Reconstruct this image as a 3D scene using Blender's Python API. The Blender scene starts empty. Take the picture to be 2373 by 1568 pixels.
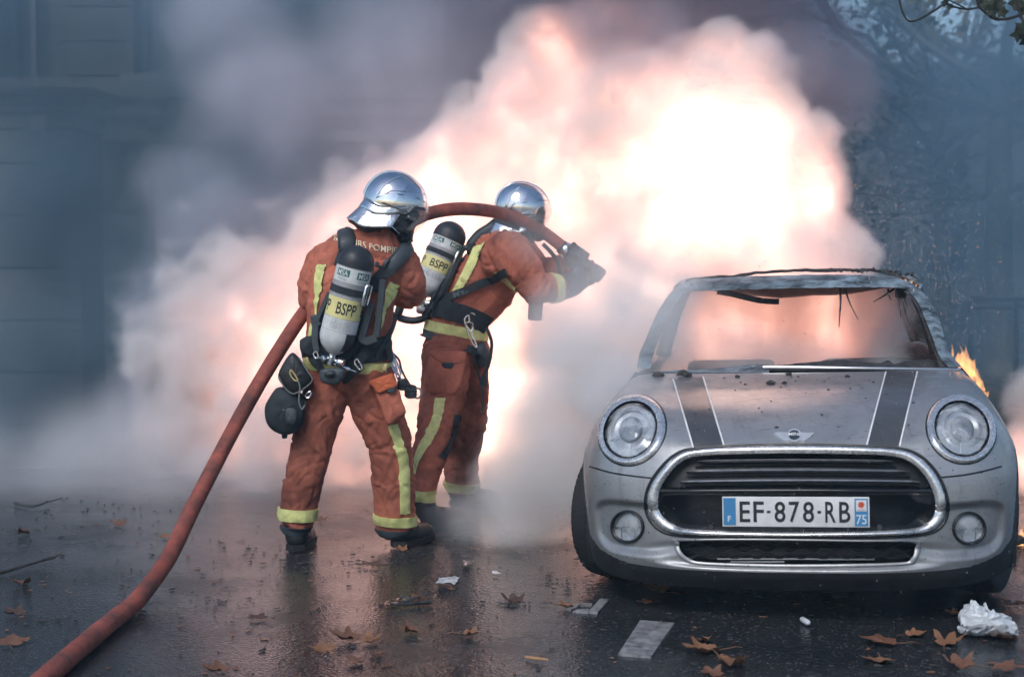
import bpy, bmesh, math, random
import numpy as np
from mathutils import Vector, Matrix, noise as mnoise
from mathutils.bvhtree import BVHTree
R = math.radians
random.seed(7)
SC = bpy.context.scene
COL = SC.collection

# ------------------------------------------------------------------ camera, sky, sun, exposure
CAM_H = 1.36
PITCH = R(3.12)
LENS = 53.2
cam_d = bpy.data.cameras.new('camera'); cam_d.lens = LENS; cam_d.sensor_width = 36
cam_d.clip_start = 0.05; cam_d.clip_end = 600
cam = bpy.data.objects.new('camera', cam_d); COL.objects.link(cam)
cam.location = (0, 0, CAM_H); cam.rotation_euler = (R(90) - PITCH, 0, 0)
SC.camera = cam
cam_d.dof.use_dof = True; cam_d.dof.focus_distance = 6.4; cam_d.dof.aperture_fstop = 2.8

world = bpy.data.worlds.new('World'); SC.world = world; world.use_nodes = True
wn = world.node_tree.nodes; wl = world.node_tree.links
SUN_EL, SUN_ROT = R(44), R(205)
sky = wn.new('ShaderNodeTexSky'); sky.sky_type = 'NISHITA'; sky.sun_disc = False
sky.sun_elevation = SUN_EL; sky.sun_rotation = SUN_ROT
sky.air_density = 1.0; sky.dust_density = 1.4; sky.ozone_density = 2.4
wl.new(sky.outputs[0], wn['Background'].inputs['Color'])
wn['Background'].inputs['Strength'].default_value = 0.10
sun_d = bpy.data.lights.new('sun', 'SUN'); sun_d.energy = 1.5; sun_d.angle = R(30); sun_d.color = (1, .97, .94)
sun = bpy.data.objects.new('sun', sun_d); COL.objects.link(sun)
# light comes from behind and to the left of the camera, high up
sd = Vector((-math.sin(SUN_ROT) * math.cos(SUN_EL), -math.cos(SUN_ROT) * math.cos(SUN_EL), -math.sin(SUN_EL)))
sd = Vector((math.sin(SUN_ROT) * math.cos(SUN_EL), math.cos(SUN_ROT) * math.cos(SUN_EL), math.sin(SUN_EL)))  # towards the sun
sun.rotation_euler = sd.to_track_quat('Z', 'Y').to_euler()
vs = SC.view_settings
SC.display_settings.display_device = 'sRGB'
vs.view_transform = 'Standard'; vs.look = 'None'; vs.gamma = 1.0; vs.exposure = 0.45; vs.use_curve_mapping = False
cy = SC.cycles
cy.use_denoising = True
cy.volume_bounces = 3; cy.max_bounces = 8; cy.diffuse_bounces = 3; cy.glossy_bounces = 3
cy.transmission_bounces = 4; cy.transparent_max_bounces = 8
cy.volume_step_rate = 2.5; cy.volume_max_steps = 160
cy.use_adaptive_sampling = True; cy.adaptive_threshold = .05; cy.adaptive_min_samples = 16
cy.sample_clamp_indirect = 6.0
cy.caustics_reflective = False; cy.caustics_refractive = False

# ------------------------------------------------------------------ helpers
W, H = 2372.0, 1568.0                       # survey grid the distances were measured on
FPX = LENS / 36 * W
def ray(px, py):
    a = (px - W / 2) / FPX; b = (H / 2 - py) / FPX
    return Vector((a, math.cos(PITCH) + b * math.sin(PITCH), b * math.cos(PITCH) - math.sin(PITCH)))
def P(px, py, d):
    r = ray(px, py)
    return Vector((0, 0, CAM_H)) + r * (d / r.y)
def G(px, py, z=0.0):
    r = ray(px, py)
    return Vector((0, 0, CAM_H)) + r * ((z - CAM_H) / r.z)
def pxm(d): return FPX / d                  # survey units per metre at distance d

def link(name, me, parent=None, mats=()):
    o = bpy.data.objects.new(name, me); COL.objects.link(o)
    if me is not None:
        for m in (mats if isinstance(mats, (list, tuple)) else [mats]): me.materials.append(m)
    if parent:
        o.parent = parent
        if parent.type == 'EMPTY': o.matrix_parent_inverse = Matrix.Translation(-parent.location)
    return o
def empty(name, loc=(0, 0, 0), rot=(0, 0, 0)):
    o = bpy.data.objects.new(name, None); COL.objects.link(o)
    o.location = loc; o.rotation_euler = rot; o.empty_display_size = .1
    return o
def tag(o, label=None, cat=None, group=None, kind=None):
    for k, v in (('label', label), ('category', cat), ('group', group), ('kind', kind)):
        if v: o[k] = v
    return o
def mesh(name, v, f, smooth=True):
    me = bpy.data.meshes.new(name); me.from_pydata([tuple(p) for p in v], [], f); me.update()
    if smooth: me.polygons.foreach_set('use_smooth', [True] * len(me.polygons))
    return me
def from_bm(name, bm, smooth=True):
    me = bpy.data.meshes.new(name); bm.to_mesh(me); bm.free()
    if smooth: me.polygons.foreach_set('use_smooth', [True] * len(me.polygons))
    return me

class MB:
    """collects vertices and faces of ONE piece"""
    def __init__(s): s.v = []; s.f = []; s.m = []
    def add(s, v, f, mi=0):
        n = len(s.v); s.v += [Vector(p) for p in v]; s.f += [tuple(i + n for i in q) for q in f]; s.m += [mi] * len(f)
        return s
    def box(s, c, size, mi=0, rot=None, bev=0):
        c = Vector(c); h = Vector(size) / 2
        q = [Vector((x * h.x, y * h.y, z * h.z)) for x in (-1, 1) for y in (-1, 1) for z in (-1, 1)]
        if bev:
            bm = bmesh.new()
            vs_ = [bm.verts.new(p) for p in q]
            for f in ((0, 1, 3, 2), (4, 6, 7, 5), (0, 4, 5, 1), (2, 3, 7, 6), (0, 2, 6, 4), (1, 5, 7, 3)): bm.faces.new([vs_[i] for i in f])
            bmesh.ops.bevel(bm, geom=list(bm.edges), offset=bev, segments=2, profile=.6, affect='EDGES')
            bm.verts.index_update()
            q = [v.co.copy() for v in bm.verts]; fs = [[v.index for v in f.verts] for f in bm.faces]; bm.free()
        else:
            fs = ((0, 1, 3, 2), (4, 6, 7, 5), (0, 4, 5, 1), (2, 3, 7, 6), (0, 2, 6, 4), (1, 5, 7, 3))
        if rot is not None: q = [rot @ p for p in q]
        return s.add([p + c for p in q], fs, mi)
    def tube(s, pts, r, n=10, mi=0, cap=True, flat=1.0, up=None, closed=False):
        """swept round (or flattened) tube; r number or list"""
        pts = [Vector(p) for p in pts]; m = len(pts)
        rs = r if isinstance(r, (list, tuple)) else [r] * m
        ring = []; prev = None
        for i, p in enumerate(pts):
            if closed: t = pts[(i + 1) % m] - pts[i - 1]
            else: t = pts[min(i + 1, m - 1)] - pts[max(i - 1, 0)]
            if t.length < 1e-9: t = Vector((0, 0, 1))
            t.normalize()
            if up is not None: a = Vector(up) - t * t.dot(Vector(up))
            elif prev is None: a = Vector((0, 0, 1)).cross(t); a = a if a.length > .05 else Vector((1, 0, 0)).cross(t)
            else: a = prev - t * prev.dot(t)
            if a.length < 1e-6: a = t.orthogonal()
            a.normalize(); prev = a; b = t.cross(a)
            ring.append([p + (a * math.cos(k * 2 * math.pi / n) * rs[i] + b * math.sin(k * 2 * math.pi / n) * rs[i] * flat) for k in range(n)])
        v = [q for g in ring for q in g]; f = []
        for i in range(m if closed else m - 1):
            j = (i + 1) % m
            for k in range(n): f.append((i * n + k, i * n + (k + 1) % n, j * n + (k + 1) % n, j * n + k))
        if cap and not closed: f += [tuple(range(n))[::-1], tuple((m - 1) * n + k for k in range(n))]
        return s.add(v, f, mi)
    def strip(s, pts, nor, w, t, mi=0, closed=False):
        """flat belt of width w and thickness t along pts, lying on normals nor"""
        m = len(pts); v = []; f = []
        ws = w if isinstance(w, (list, tuple)) else [w] * m
        for i in range(m):
            p = Vector(pts[i]); n_ = Vector(nor[i]).normalized()
            tg = (Vector(pts[(i + 1) % m]) - Vector(pts[i - 1])) if closed else (Vector(pts[min(i + 1, m - 1)]) - Vector(pts[max(i - 1, 0)]))
            sd_ = tg.cross(n_).normalized()
            a = sd_ * ws[i] / 2
            v += [p + a, p - a, p - a + n_ * t, p + a + n_ * t]
        for i in range(m if closed else m - 1):
            j = (i + 1) % m
            for k in range(4): f.append((i * 4 + k, i * 4 + (k + 1) % 4, j * 4 + (k + 1) % 4, j * 4 + k))
        if not closed: f += [(3, 2, 1, 0), tuple((m - 1) * 4 + k for k in range(4))]
        return s.add(v, f, mi)
    def lathe(s, prof, o, ax, n=24, mi=0, up=None):
        """prof [(r, h)] turned round axis ax from o"""
        o = Vector(o); ax = Vector(ax).normalized()
        a = ax.orthogonal().normalized() if up is None else (Vector(up) - ax * ax.dot(Vector(up))).normalized()
        b = ax.cross(a); v = []; f = []
        for r_, h_ in prof:
            for k in range(n):
                t = 2 * math.pi * k / n
                v.append(o + ax * h_ + a * math.cos(t) * r_ + b * math.sin(t) * r_)
        for i in range(len(prof) - 1):
            for k in range(n): f.append((i * n + k, i * n + (k + 1) % n, (i + 1) * n + (k + 1) % n, (i + 1) * n + k))
        return s.add(v, f, mi)
    def grid(s, rows, mi=0, closed_u=False):
        nv = len(rows); nu = len(rows[0]); v = [p for r_ in rows for p in r_]; f = []
        for i in range(nv - 1):
            for k in range(nu if closed_u else nu - 1):
                f.append((i * nu + k, i * nu + (k + 1) % nu, (i + 1) * nu + (k + 1) % nu, (i + 1) * nu + k))
        return s.add(v, f, mi)
    def build(s, name, mats, parent=None, smooth=True, sharp=40):
        me = mesh(name, s.v, s.f, smooth)
        o = link(name, me, parent, mats)
        if any(s.m): me.polygons.foreach_set('material_index', s.m)
        bm = bmesh.new(); bm.from_mesh(me); bmesh.ops.recalc_face_normals(bm, faces=bm.faces); bm.to_mesh(me); bm.free()
        if smooth and sharp: me.set_sharp_from_angle(angle=R(sharp))
        return o

def spline(pts, n=8, closed=False):
    """Catmull-Rom through pts"""
    pts = [Vector(p) for p in pts]; m = len(pts); out = []
    for i in range(m if closed else m - 1):
        if closed: a, b, c, d = pts[i - 1], pts[i], pts[(i + 1) % m], pts[(i + 2) % m]
        else: a, b, c, d = pts[max(i - 1, 0)], pts[i], pts[i + 1], pts[min(i + 2, m - 1)]
        for k in range(n):
            t = k / n
            out.append(.5 * ((2 * b) + (c - a) * t + (2 * a - 5 * b + 4 * c - d) * t * t + (3 * b - a - 3 * c + d) * t ** 3))
    if not closed: out.append(pts[-1])
    return out
def lerp(a, b, t): return a + (b - a) * t
def sstep(a, b, x):
    t = min(1, max(0, (x - a) / (b - a))); return t * t * (3 - 2 * t)
def interp(x, xs, ys):
    return float(np.interp(x, xs, ys))

def text_mesh(txt, size, w=None, bold=0.0, depth=0.0, spacing=1.0):
    """letters as a mesh in the XY plane, centred on the origin; w: squeeze to this width; height of capitals = size"""
    c = bpy.data.curves.new('lettering', 'FONT'); c.body = txt; c.size = 1; c.align_x = 'CENTER'; c.offset = bold; c.extrude = depth
    c.space_character = spacing; c.resolution_u = 4
    o = bpy.data.objects.new('lettering', c); COL.objects.link(o)
    bpy.context.view_layer.update()
    me = bpy.data.meshes.new_from_object(o.evaluated_get(bpy.context.evaluated_depsgraph_get()))
    bpy.data.objects.remove(o); bpy.data.curves.remove(c)
    v = np.empty(len(me.vertices) * 3); me.vertices.foreach_get('co', v); v = v.reshape(-1, 3)
    lo = v.min(0); hi = v.max(0)
    v[:, 0] -= (lo[0] + hi[0]) / 2; v[:, 1] -= (lo[1] + hi[1]) / 2
    k = size / max(1e-6, hi[1] - lo[1]); kx = (w / (hi[0] - lo[0])) if w else k
    v[:, 0] *= kx; v[:, 1] *= k
    f = [tuple(p.vertices) for p in me.polygons]
    bpy.data.meshes.remove(me)
    return [Vector(p) for p in v], f

# ------------------------------------------------------------------ materials
def mat(name, col, rough=.6, metal=0.0, var=0.0, vscale=8.0, bump=0.0, bscale=60.0, col2=None, coat=0.0, spec=.5, dirt=None, dscale=5.0, damt=.5, trans=0.0, rvar=0.0, emis=None, estr=0.0, aniso=(1, 1, 1)):
    m = bpy.data.materials.new(name); m.use_nodes = True
    nt = m.node_tree; N = nt.nodes; L = nt.links; b = N['Principled BSDF']
    b.inputs['Base Color'].default_value = (*col, 1); b.inputs['Roughness'].default_value = rough
    b.inputs['Metallic'].default_value = metal; b.inputs['Specular IOR Level'].default_value = spec
    b.inputs['Coat Weight'].default_value = coat; b.inputs['Coat Roughness'].default_value = .12
    b.inputs['Transmission Weight'].default_value = trans
    if emis: b.inputs['Emission Color'].default_value = (*emis, 1); b.inputs['Emission Strength'].default_value = estr
    tc = N.new('ShaderNodeTexCoord'); mp = N.new('ShaderNodeMapping'); mp.inputs['Scale'].default_value = aniso
    L.new(tc.outputs['Object'], mp.inputs['Vector'])
    def ns(scale, det=4, ro=.6):
        n = N.new('ShaderNodeTexNoise'); n.inputs['Scale'].default_value = scale; n.inputs['Detail'].default_value = det
        n.inputs['Roughness'].default_value = ro; L.new(mp.outputs[0], n.inputs['Vector']); return n.outputs['Fac']
    def ramp(src, p0, p1, c0, c1):
        r_ = N.new('ShaderNodeValToRGB'); r_.color_ramp.elements[0].position = p0; r_.color_ramp.elements[1].position = p1
        r_.color_ramp.elements[0].color = (*c0, 1); r_.color_ramp.elements[1].color = (*c1, 1); L.new(src, r_.inputs[0]); return r_.outputs[0]
    cur = None
    if var or col2:
        c2 = col2 or tuple(max(0, c * (1 - var)) for c in col); c1 = col if col2 else tuple(min(1, c * (1 + var)) for c in col)
        cur = ramp(ns(vscale), .35, .65, c2, c1)
    if dirt:
        mx = N.new('ShaderNodeMix'); mx.data_type = 'RGBA'
        f = ramp(ns(dscale, 6, .7), .5 - .1, .5 + .16, (0, 0, 0), (damt,) * 3)
        L.new(f, mx.inputs[0])
        if cur is not None: L.new(cur, mx.inputs[6])
        else: mx.inputs[6].default_value = (*col, 1)
        mx.inputs[7].default_value = (*dirt, 1); cur = mx.outputs[2]
    if cur is not None: L.new(cur, b.inputs['Base Color'])
    if rvar:
        L.new(ramp(ns(vscale * 1.7 + 1, 5), .3, .7, (max(.02, rough - rvar),) * 3, (min(1, rough + rvar),) * 3), b.inputs['Roughness'])
    if bump:
        bp = N.new('ShaderNodeBump'); bp.inputs['Strength'].default_value = bump; bp.inputs['Distance'].default_value = .01
        L.new(ns(bscale, 3), bp.inputs['Height']); L.new(bp.outputs[0], b.inputs['Normal'])
    return m
def clear_mat(name, tint, refl, rough=.04, fog=0.0):
    m = bpy.data.materials.new(name); m.use_nodes = True; N = m.node_tree.nodes; L = m.node_tree.links
    N.remove(N['Principled BSDF'])
    t = N.new('ShaderNodeBsdfTransparent'); t.inputs[0].default_value = (*tint, 1)
    g_ = N.new('ShaderNodeBsdfGlossy'); g_.inputs['Roughness'].default_value = rough
    mx = N.new('ShaderNodeMixShader'); mx.inputs[0].default_value = refl
    src = t.outputs[0]
    if fog:                                    # breath of condensation and grime on the pane
        tc = N.new('ShaderNodeTexCoord'); ns = N.new('ShaderNodeTexNoise'); ns.inputs['Scale'].default_value = 11; ns.inputs['Detail'].default_value = 7; ns.inputs['Roughness'].default_value = .65
        rp = N.new('ShaderNodeValToRGB'); rp.color_ramp.elements[0].position = .42; rp.color_ramp.elements[1].position = .62; rp.color_ramp.elements[1].color = (fog, fog, fog, 1)
        df = N.new('ShaderNodeBsdfDiffuse'); df.inputs[0].default_value = (.62, .66, .70, 1); m2 = N.new('ShaderNodeMixShader')
        L.new(tc.outputs['Object'], ns.inputs['Vector']); L.new(ns.outputs['Fac'], rp.inputs[0]); L.new(rp.outputs[0], m2.inputs[0]); L.new(t.outputs[0], m2.inputs[1]); L.new(df.outputs[0], m2.inputs[2]); src = m2.outputs[0]
    L.new(src, mx.inputs[1]); L.new(g_.outputs[0], mx.inputs[2]); L.new(mx.outputs[0], N['Material Output'].inputs['Surface'])
    return m
# ------------------------------------------------------------------ ground
M_asph = bpy.data.materials.new('wet_asphalt'); M_asph.use_nodes = True
def _asph(m):
    N = m.node_tree.nodes; L = m.node_tree.links; b = N['Principled BSDF']
    tc = N.new('ShaderNodeTexCoord')
    def noise(sc, det, ro=.6):
        n = N.new('ShaderNodeTexNoise'); n.inputs['Scale'].default_value = sc; n.inputs['Detail'].default_value = det; n.inputs['Roughness'].default_value = ro
        L.new(tc.outputs['Object'], n.inputs['Vector']); return n.outputs['Fac']
    def ramp(src, *st):
        r_ = N.new('ShaderNodeValToRGB'); e = r_.color_ramp.elements
        while len(e) < len(st): e.new(.5)
        for i, (p, c) in enumerate(st): e[i].position = p; e[i].color = (*(c if isinstance(c, tuple) else (c,) * 3), 1)
        L.new(src, r_.inputs[0]); return r_.outputs[0]
    base = ramp(noise(1.3, 6), (.3, (.016, .018, .021)), (.7, (.031, .033, .036)))
    vo = N.new('ShaderNodeTexVoronoi'); vo.inputs['Scale'].default_value = 130; L.new(tc.outputs['Object'], vo.inputs['Vector'])
    sp = N.new('ShaderNodeSeparateColor'); L.new(vo.outputs['Color'], sp.inputs[0])
    grit = ramp(sp.outputs[1], (.90, 0.0), (.97, .55))
    mx = N.new('ShaderNodeMix'); mx.data_type = 'RGBA'; L.new(grit, mx.inputs[0]); L.new(base, mx.inputs[6]); mx.inputs[7].default_value = (.16, .165, .17, 1)
    L.new(mx.outputs[2], b.inputs['Base Color'])
    L.new(ramp(noise(.9, 5, .65), (.36, .10), (.5, .20), (.66, .36)), b.inputs['Roughness'])
    b.inputs['Specular IOR Level'].default_value = .38
    bp = N.new('ShaderNodeBump'); bp.inputs['Strength'].default_value = .35; bp.inputs['Distance'].default_value = .0035
    v2 = N.new('ShaderNodeTexVoronoi'); v2.inputs['Scale'].default_value = 75; L.new(tc.outputs['Object'], v2.inputs['Vector'])
    ad = N.new('ShaderNodeMath'); ad.operation = 'ADD'; L.new(v2.outputs['Distance'], ad.inputs[0]); L.new(noise(16, 4), ad.inputs[1])
    L.new(ad.outputs[0], bp.inputs['Height']); L.new(bp.outputs[0], b.inputs['Normal'])
_asph(M_asph)
b = MB(); rows = []
for y in list(np.linspace(-3, 22, 51)) + [30, 45, 80, 160, 320]:
    rows.append([Vector((x, y, .006 * mnoise.noise(Vector((x * .7, y * .7, 0))) - .004 if y < 22 and abs(x) < 11 else -.004)) for x in [-220, -100, -40, -20] + list(np.linspace(-11, 11, 45)) + [20, 40, 100, 220]])
b.grid(rows); tag(b.build('ground', M_asph, sharp=0), 'wet dark asphalt road', kind='structure')
M_line = mat('worn_road_paint', (.30, .30, .31), .45, var=.2, vscale=14, dirt=(.05, .052, .056), dscale=22, damt=.85, bump=.3, bscale=130)
def marking(pts):
    b = MB(); q = [G(x, y) for x, y in pts]; n = len(q)
    ctr = sum(q, Vector()) / n
    top = [Vector((p.x, p.y, .0045)) for p in q]; lo = [Vector((p.x, p.y, -.004)) for p in q]
    b.add(top + lo, [tuple(range(n))] + [(i, i + n, (i + 1) % n + n, (i + 1) % n) for i in range(n)]); o = b.build('road_marking', M_line, smooth=False); o['kind'] = 'structure'; return o
marking([(1483, 1438), (1562, 1444), (1508, 1522), (1432, 1516)])
marking([(1390, 1388), (1411, 1389), (1384, 1420), (1364, 1417)])
marking([(1338, 1413), (1366, 1413), (1362, 1418.5), (1326, 1417)])
marking([(1312, 1411), (1338, 1398), (1372, 1399), (1370, 1403), (1345, 1402), (1322, 1414)])
# ------------------------------------------------------------------ street behind: stone building, gate pier, trees
M_stone = mat('grey_limestone', (.17, .168, .16), .85, var=.2, vscale=2.5, bump=.4, bscale=30, dirt=(.13, .13, .13), dscale=1.6, damt=.6)
M_stone2 = mat('pale_limestone', (.24, .235, .22), .85, var=.15, vscale=3, bump=.4, bscale=30, dirt=(.2, .2, .19), dscale=2, damt=.5)
M_dkwin = mat('dark_window_glass', (.012, .016, .02), .1); M_wframe = mat('window_frame_paint', (.35, .35, .34), .6)
M_iron = mat('dark_ironwork', (.02, .022, .025), .5)
def course_wall(root, x0, x1, y, z0, z1, hgt, depth, m, gap=.014):
    z = z0; k = 0
    while z < z1 - .01:
        h_ = min(hgt, z1 - z); b = MB(); b.box(((x0 + x1) / 2, y + depth / 2 - (.01 if k % 2 else 0), z + h_ / 2), (x1 - x0, depth, h_ - gap), bev=.012); b.build('stone_course', m, root); z += h_; k += 1
    b = MB(); b.box(((x0 + x1) / 2, y + depth / 2 + .03, (z0 + z1) / 2), (x1 - x0 - .02, depth - .06, z1 - z0 - .02)); b.build('wall_core', m, root)
BY = 16.0; X = lambda px, d: P(px, 0, d).x; Z = lambda py, d: P(1186, py, d).z
bld = empty('stone_building', (X(200, BY), BY, 0)); tag(bld, 'grey stone building with tall windows, veiled by smoke behind the hose', 'building')
# wall bays between openings
course_wall(bld, X(155, BY), X(308, BY), BY, 0, 8.4, .36, .6, M_stone)
course_wall(bld, X(-420, BY), X(-2, BY), BY, 0, 8.4, .36, .6, M_stone)
course_wall(bld, X(408, BY), X(1250, BY), BY, 0, 8.4, .36, .6, M_stone)
for (a, c, lo, hi) in ((-2, 155, 3.2, 8.4), (308, 408, 3.25, 8.4), (-2, 155, 0, 2.9), (308, 408, 0, 2.75)):
    x0, x1 = X(a, BY), X(c, BY)
    w = empty('window', ((x0 + x1) / 2, BY + .3, lo)); w.parent = bld; w.matrix_parent_inverse = Matrix.Translation(-bld.location)
    b = MB(); b.box(((x0 + x1) / 2, BY + .42, (lo + hi) / 2), (x1 - x0, .04, hi - lo)); b.build('pane', M_dkwin, w)
    n = 3
    for i in range(n + 1):
        xx = lerp(x0 + .03, x1 - .03, i / n); b = MB(); b.box((xx, BY + .36, (lo + hi) / 2), (.06, .07, hi - lo), bev=.008); b.build('frame_bar', M_wframe, w)
    for zz in np.arange(lo + .04, hi, .9): b = MB(); b.box(((x0 + x1) / 2, BY + .355, zz), (x1 - x0, .06, .05), bev=.008); b.build('frame_bar', M_wframe, w)
    b = MB(); b.box(((x0 + x1) / 2, BY - .06, lo - .06), (x1 - x0 + .2, .3, .12), bev=.02); b.build('sill', M_stone2, w)
    b = MB(); b.box((x1 - .10, BY + .12, (lo + hi) / 2), (.20, .10, hi - lo), bev=.01); b.build('shutter', M_stone, w)
for zc_, hh, dp in ((3.06, .16, .34), (2.86, .10, .22), (2.60, .12, .26)):
    b = MB(); b.box(((X(-420, BY) + X(1250, BY)) / 2, BY - dp / 2 + .05, zc_), (X(1250, BY) - X(-420, BY), dp, hh), bev=.03); b.build('string_course', M_stone2, bld)
# gate pier
PY_ = 12.2
pier = empty('gate_pier', (X(90, PY_), PY_, 0)); tag(pier, 'pale stone gate pier with moulded top at the left edge', 'gate pier')
course_wall(pier, X(-120, PY_), X(178, PY_), PY_, 0, Z(300, PY_), .42, .7, M_stone2)
for (a, c, t) in ((206, 224, .16), (224, 244, .10), (244, 262, .07), (262, 300, .03)):
    b = MB(); z1, z0 = Z(a, PY_), Z(c, PY_); b.box(((X(-120, PY_) + X(178, PY_)) / 2, PY_ + .35, (z0 + z1) / 2), (X(178, PY_) - X(-120, PY_) + 2 * t, .7 + 2 * t, z1 - z0 - .003), bev=.015); b.build('cornice', M_stone2, pier)
b = MB(); b.box(((X(72, PY_) + X(104, PY_)) / 2, PY_ - .02, (Z(268, PY_) + Z(304, PY_)) / 2), (.12, .04, .13), bev=.008); b.build('sign_plate', mat('pale_sign', (.6, .6, .6), .5), pier)
b = MB(); b.box(((X(28, PY_) + X(66, PY_)) / 2, PY_ - .012, (Z(268, PY_) + Z(284, PY_)) / 2), (.14, .024, .055), bev=.006); b.build('number_panel', M_iron, pier)
ln = MB(); lc = P(150, 385, PY_ - .12); ln.lathe([(.001, -.10), (.05, -.09), (.06, -.05), (.066, .06), (.075, .07), (.045, .13), (.012, .16), (.001, .17)], lc, (0, 0, 1), 8); lo_ = ln.build('wall_lantern', M_iron, pier, sharp=20)
b = MB(); b.tube([lc + Vector((0, .14, .02)), lc + Vector((0, .06, .1)), lc + Vector((0, 0, .14))], .012, 6); b.build('lantern_bracket', M_iron, lo_)

# trees
M_bark = mat('plane_bark', (.085, .08, .065), .9, var=.4, vscale=6, bump=.6, bscale=18, dirt=(.19, .18, .14), dscale=4, damt=.5)
M_leafd = mat('dull_autumn_leaves', (.050, .060, .030), .7, var=.5, vscale=1.3)
M_leafb = mat('brown_autumn_leaves', (.10, .065, .03), .7, var=.4, vscale=1.3)
def tree(name, label, base, trunk_h, r0, top, spread, nleaf, seed, lean=0.0, group='trees along the street', low=.0):
    rn = random.Random(seed); base = Vector(base)
    t = empty(name, base); tag(t, label, 'tree', group)
    tp = [base + Vector((lean * k + .06 * math.sin(k * 2 + seed), 0, trunk_h * k)) for k in (-.02, .1, .3, .6, 1.0)]
    b = MB(); b.tube(spline(tp, 4), [r0 * lerp(1.25, .72, i / 16) if i > 1 else r0 * 1.5 for i in range(17)], 14); tr = b.build('trunk', M_bark, t)
    tips = []
    def limb(p, d, L_, r_, lv):
        q = [p]; dd = d.normalized()
        for i in range(5):
            dd = (dd + Vector((rn.uniform(-.28, .28), rn.uniform(-.28, .28), rn.uniform(-.12, .25)))).normalized(); q.append(q[-1] + dd * L_ / 5)
        b_.tube(q, [r_ * lerp(1, .35, i / 5) for i in range(6)], 6 if lv < 2 else 4)
        tips.extend(q[2:])
        if lv < 2:
            for i in range(3 if lv else 4): limb(q[rn.randint(2, 5)], dd + Vector((rn.uniform(-1, 1), rn.uniform(-1, 1), rn.uniform(-.35 - low, .7))), L_ * rn.uniform(.45, .65), r_ * .42, lv + 1)
    b_ = MB()
    for i in range(7):
        a = 2 * math.pi * i / 7 + rn.uniform(-.3, .3); limb(tp[-1] - Vector((0, 0, rn.uniform(0, trunk_h * .25))), Vector((math.cos(a), math.sin(a), rn.uniform(.15, 1.0) - low)), spread * rn.uniform(.7, 1), r0 * .5, 0)
    o = b_.build('limbs', M_bark, t); o['kind'] = 'stuff'
    v = []; f = []
    for i in range(nleaf):
        c = rn.choice(tips) + Vector((rn.gauss(0, .34), rn.gauss(0, .34), rn.gauss(-.05, .28))); s_ = rn.uniform(.05, .10)
        u = Vector((rn.uniform(-1, 1), rn.uniform(-1, 1), rn.uniform(-.5, .5))).normalized(); w = u.orthogonal().normalized(); w.rotate(Matrix.Rotation(rn.uniform(0, 6.28), 3, u))
        k = len(v); v += [c - u * s_, c - u * s_ * .2 + w * s_ * .6, c + u * s_ * .9 + w.cross(u) * s_ * .25, c - u * s_ * .2 - w * s_ * .6]; f += [(k, k + 1, k + 2), (k, k + 2, k + 3)]
    me = mesh('crown', v, f, False); o = link('crown', me, t, [M_leafd, M_leafb]); o['kind'] = 'stuff'
    me.polygons.foreach_set('material_index', [1 if (i // 2) % 3 == 0 else 0 for i in range(len(f))])
    return t
tree('plane_tree', 'tall plane tree with thick dark trunk at the right edge', (X(2326, 17.5), 17.5, 0), 3.6, .17, 6, 3.4, 1300, 3, .05, low=.25)
tree('plane_tree', 'slender tree standing in the haze right of the fire', (X(2190, 26), 26, 0), 3.8, .13, 6, 3.6, 900, 8, -.1, low=.3)
tree('plane_tree', 'far tree half lost in smoke above the car roof', (X(1960, 33), 33, 0), 4.2, .18, 7, 4.2, 900, 14, .1, low=.2)
tree('plane_tree', 'tree whose crown fills the upper right corner, trunk out of view', (X(2560, 19), 19, 0), 3.4, .19, 6, 3.6, 1700, 21, 0, low=.3)
# overhanging twig with a few leaves, close to the camera
M_twl = mat('dark_twig_leaf', (.018, .024, .012), .8)
tw = empty('overhanging_twig', P(2380, 20, 8.2)); tag(tw, 'thin dark twig with few leaves hanging in at upper right corner', 'twig')
b = MB()
for pts, r_ in (([(2480, -60), (2400, 0), (2372, 30), (2330, 45), (2300, 40), (2270, 18), (2262, -10)], .008), ([(2330, 45), (2310, 48), (2290, 40)], .004), ([(2270, 18), (2240, 22), (2215, 18), (2190, 10), (2165, 25), (2130, 45), (2108, 50), (2095, 38), (2085, 10), (2083, -20)], .006), ([(2355, 0), (2362, 30), (2375, 60), (2395, 80)], .007), ([(2240, 22), (2200, 2), (2150, -20)], .004)):
    b.tube(spline([P(x, y, 8.2 + .1 * math.sin(x * .02)) for x, y in pts], 5), r_, 6)
b.build('twig_wood', mat('dark_twig', (.02, .02, .018), .9), tw)
for i, (x, y, s_) in enumerate(((2300, 25, .05), (2287, 12, .045), (2312, 8, .05), (2190, 6, .03), (2372, 66, .06), (2360, 80, .05), (2378, 92, .055), (2352, 8, .05), (2322, 30, .04), (2370, 18, .06), (2275, 8, .04), (2200, 16, .025))):
    c = P(x, y, 8.2 + .02 * i); a = i * 1.9; u = Vector((math.cos(a), .3, math.sin(a))).normalized(); w = u.cross(Vector((.2, 1, .1))).normalized()
    q = []
    for t in range(10):
        an = 2 * math.pi * t / 10; rr = s_ * (1 if t % 2 == 0 else .55); q.append(c + u * math.cos(an) * rr + w * math.sin(an) * rr + Vector((0, .25 * rr * math.cos(an * 2), 0)))
    b = MB(); b.add([c] + q, [(0, k + 1, (k + 1) % 10 + 1) for k in range(10)]); b.build('leaf', M_twl, tw, smooth=False)
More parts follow.
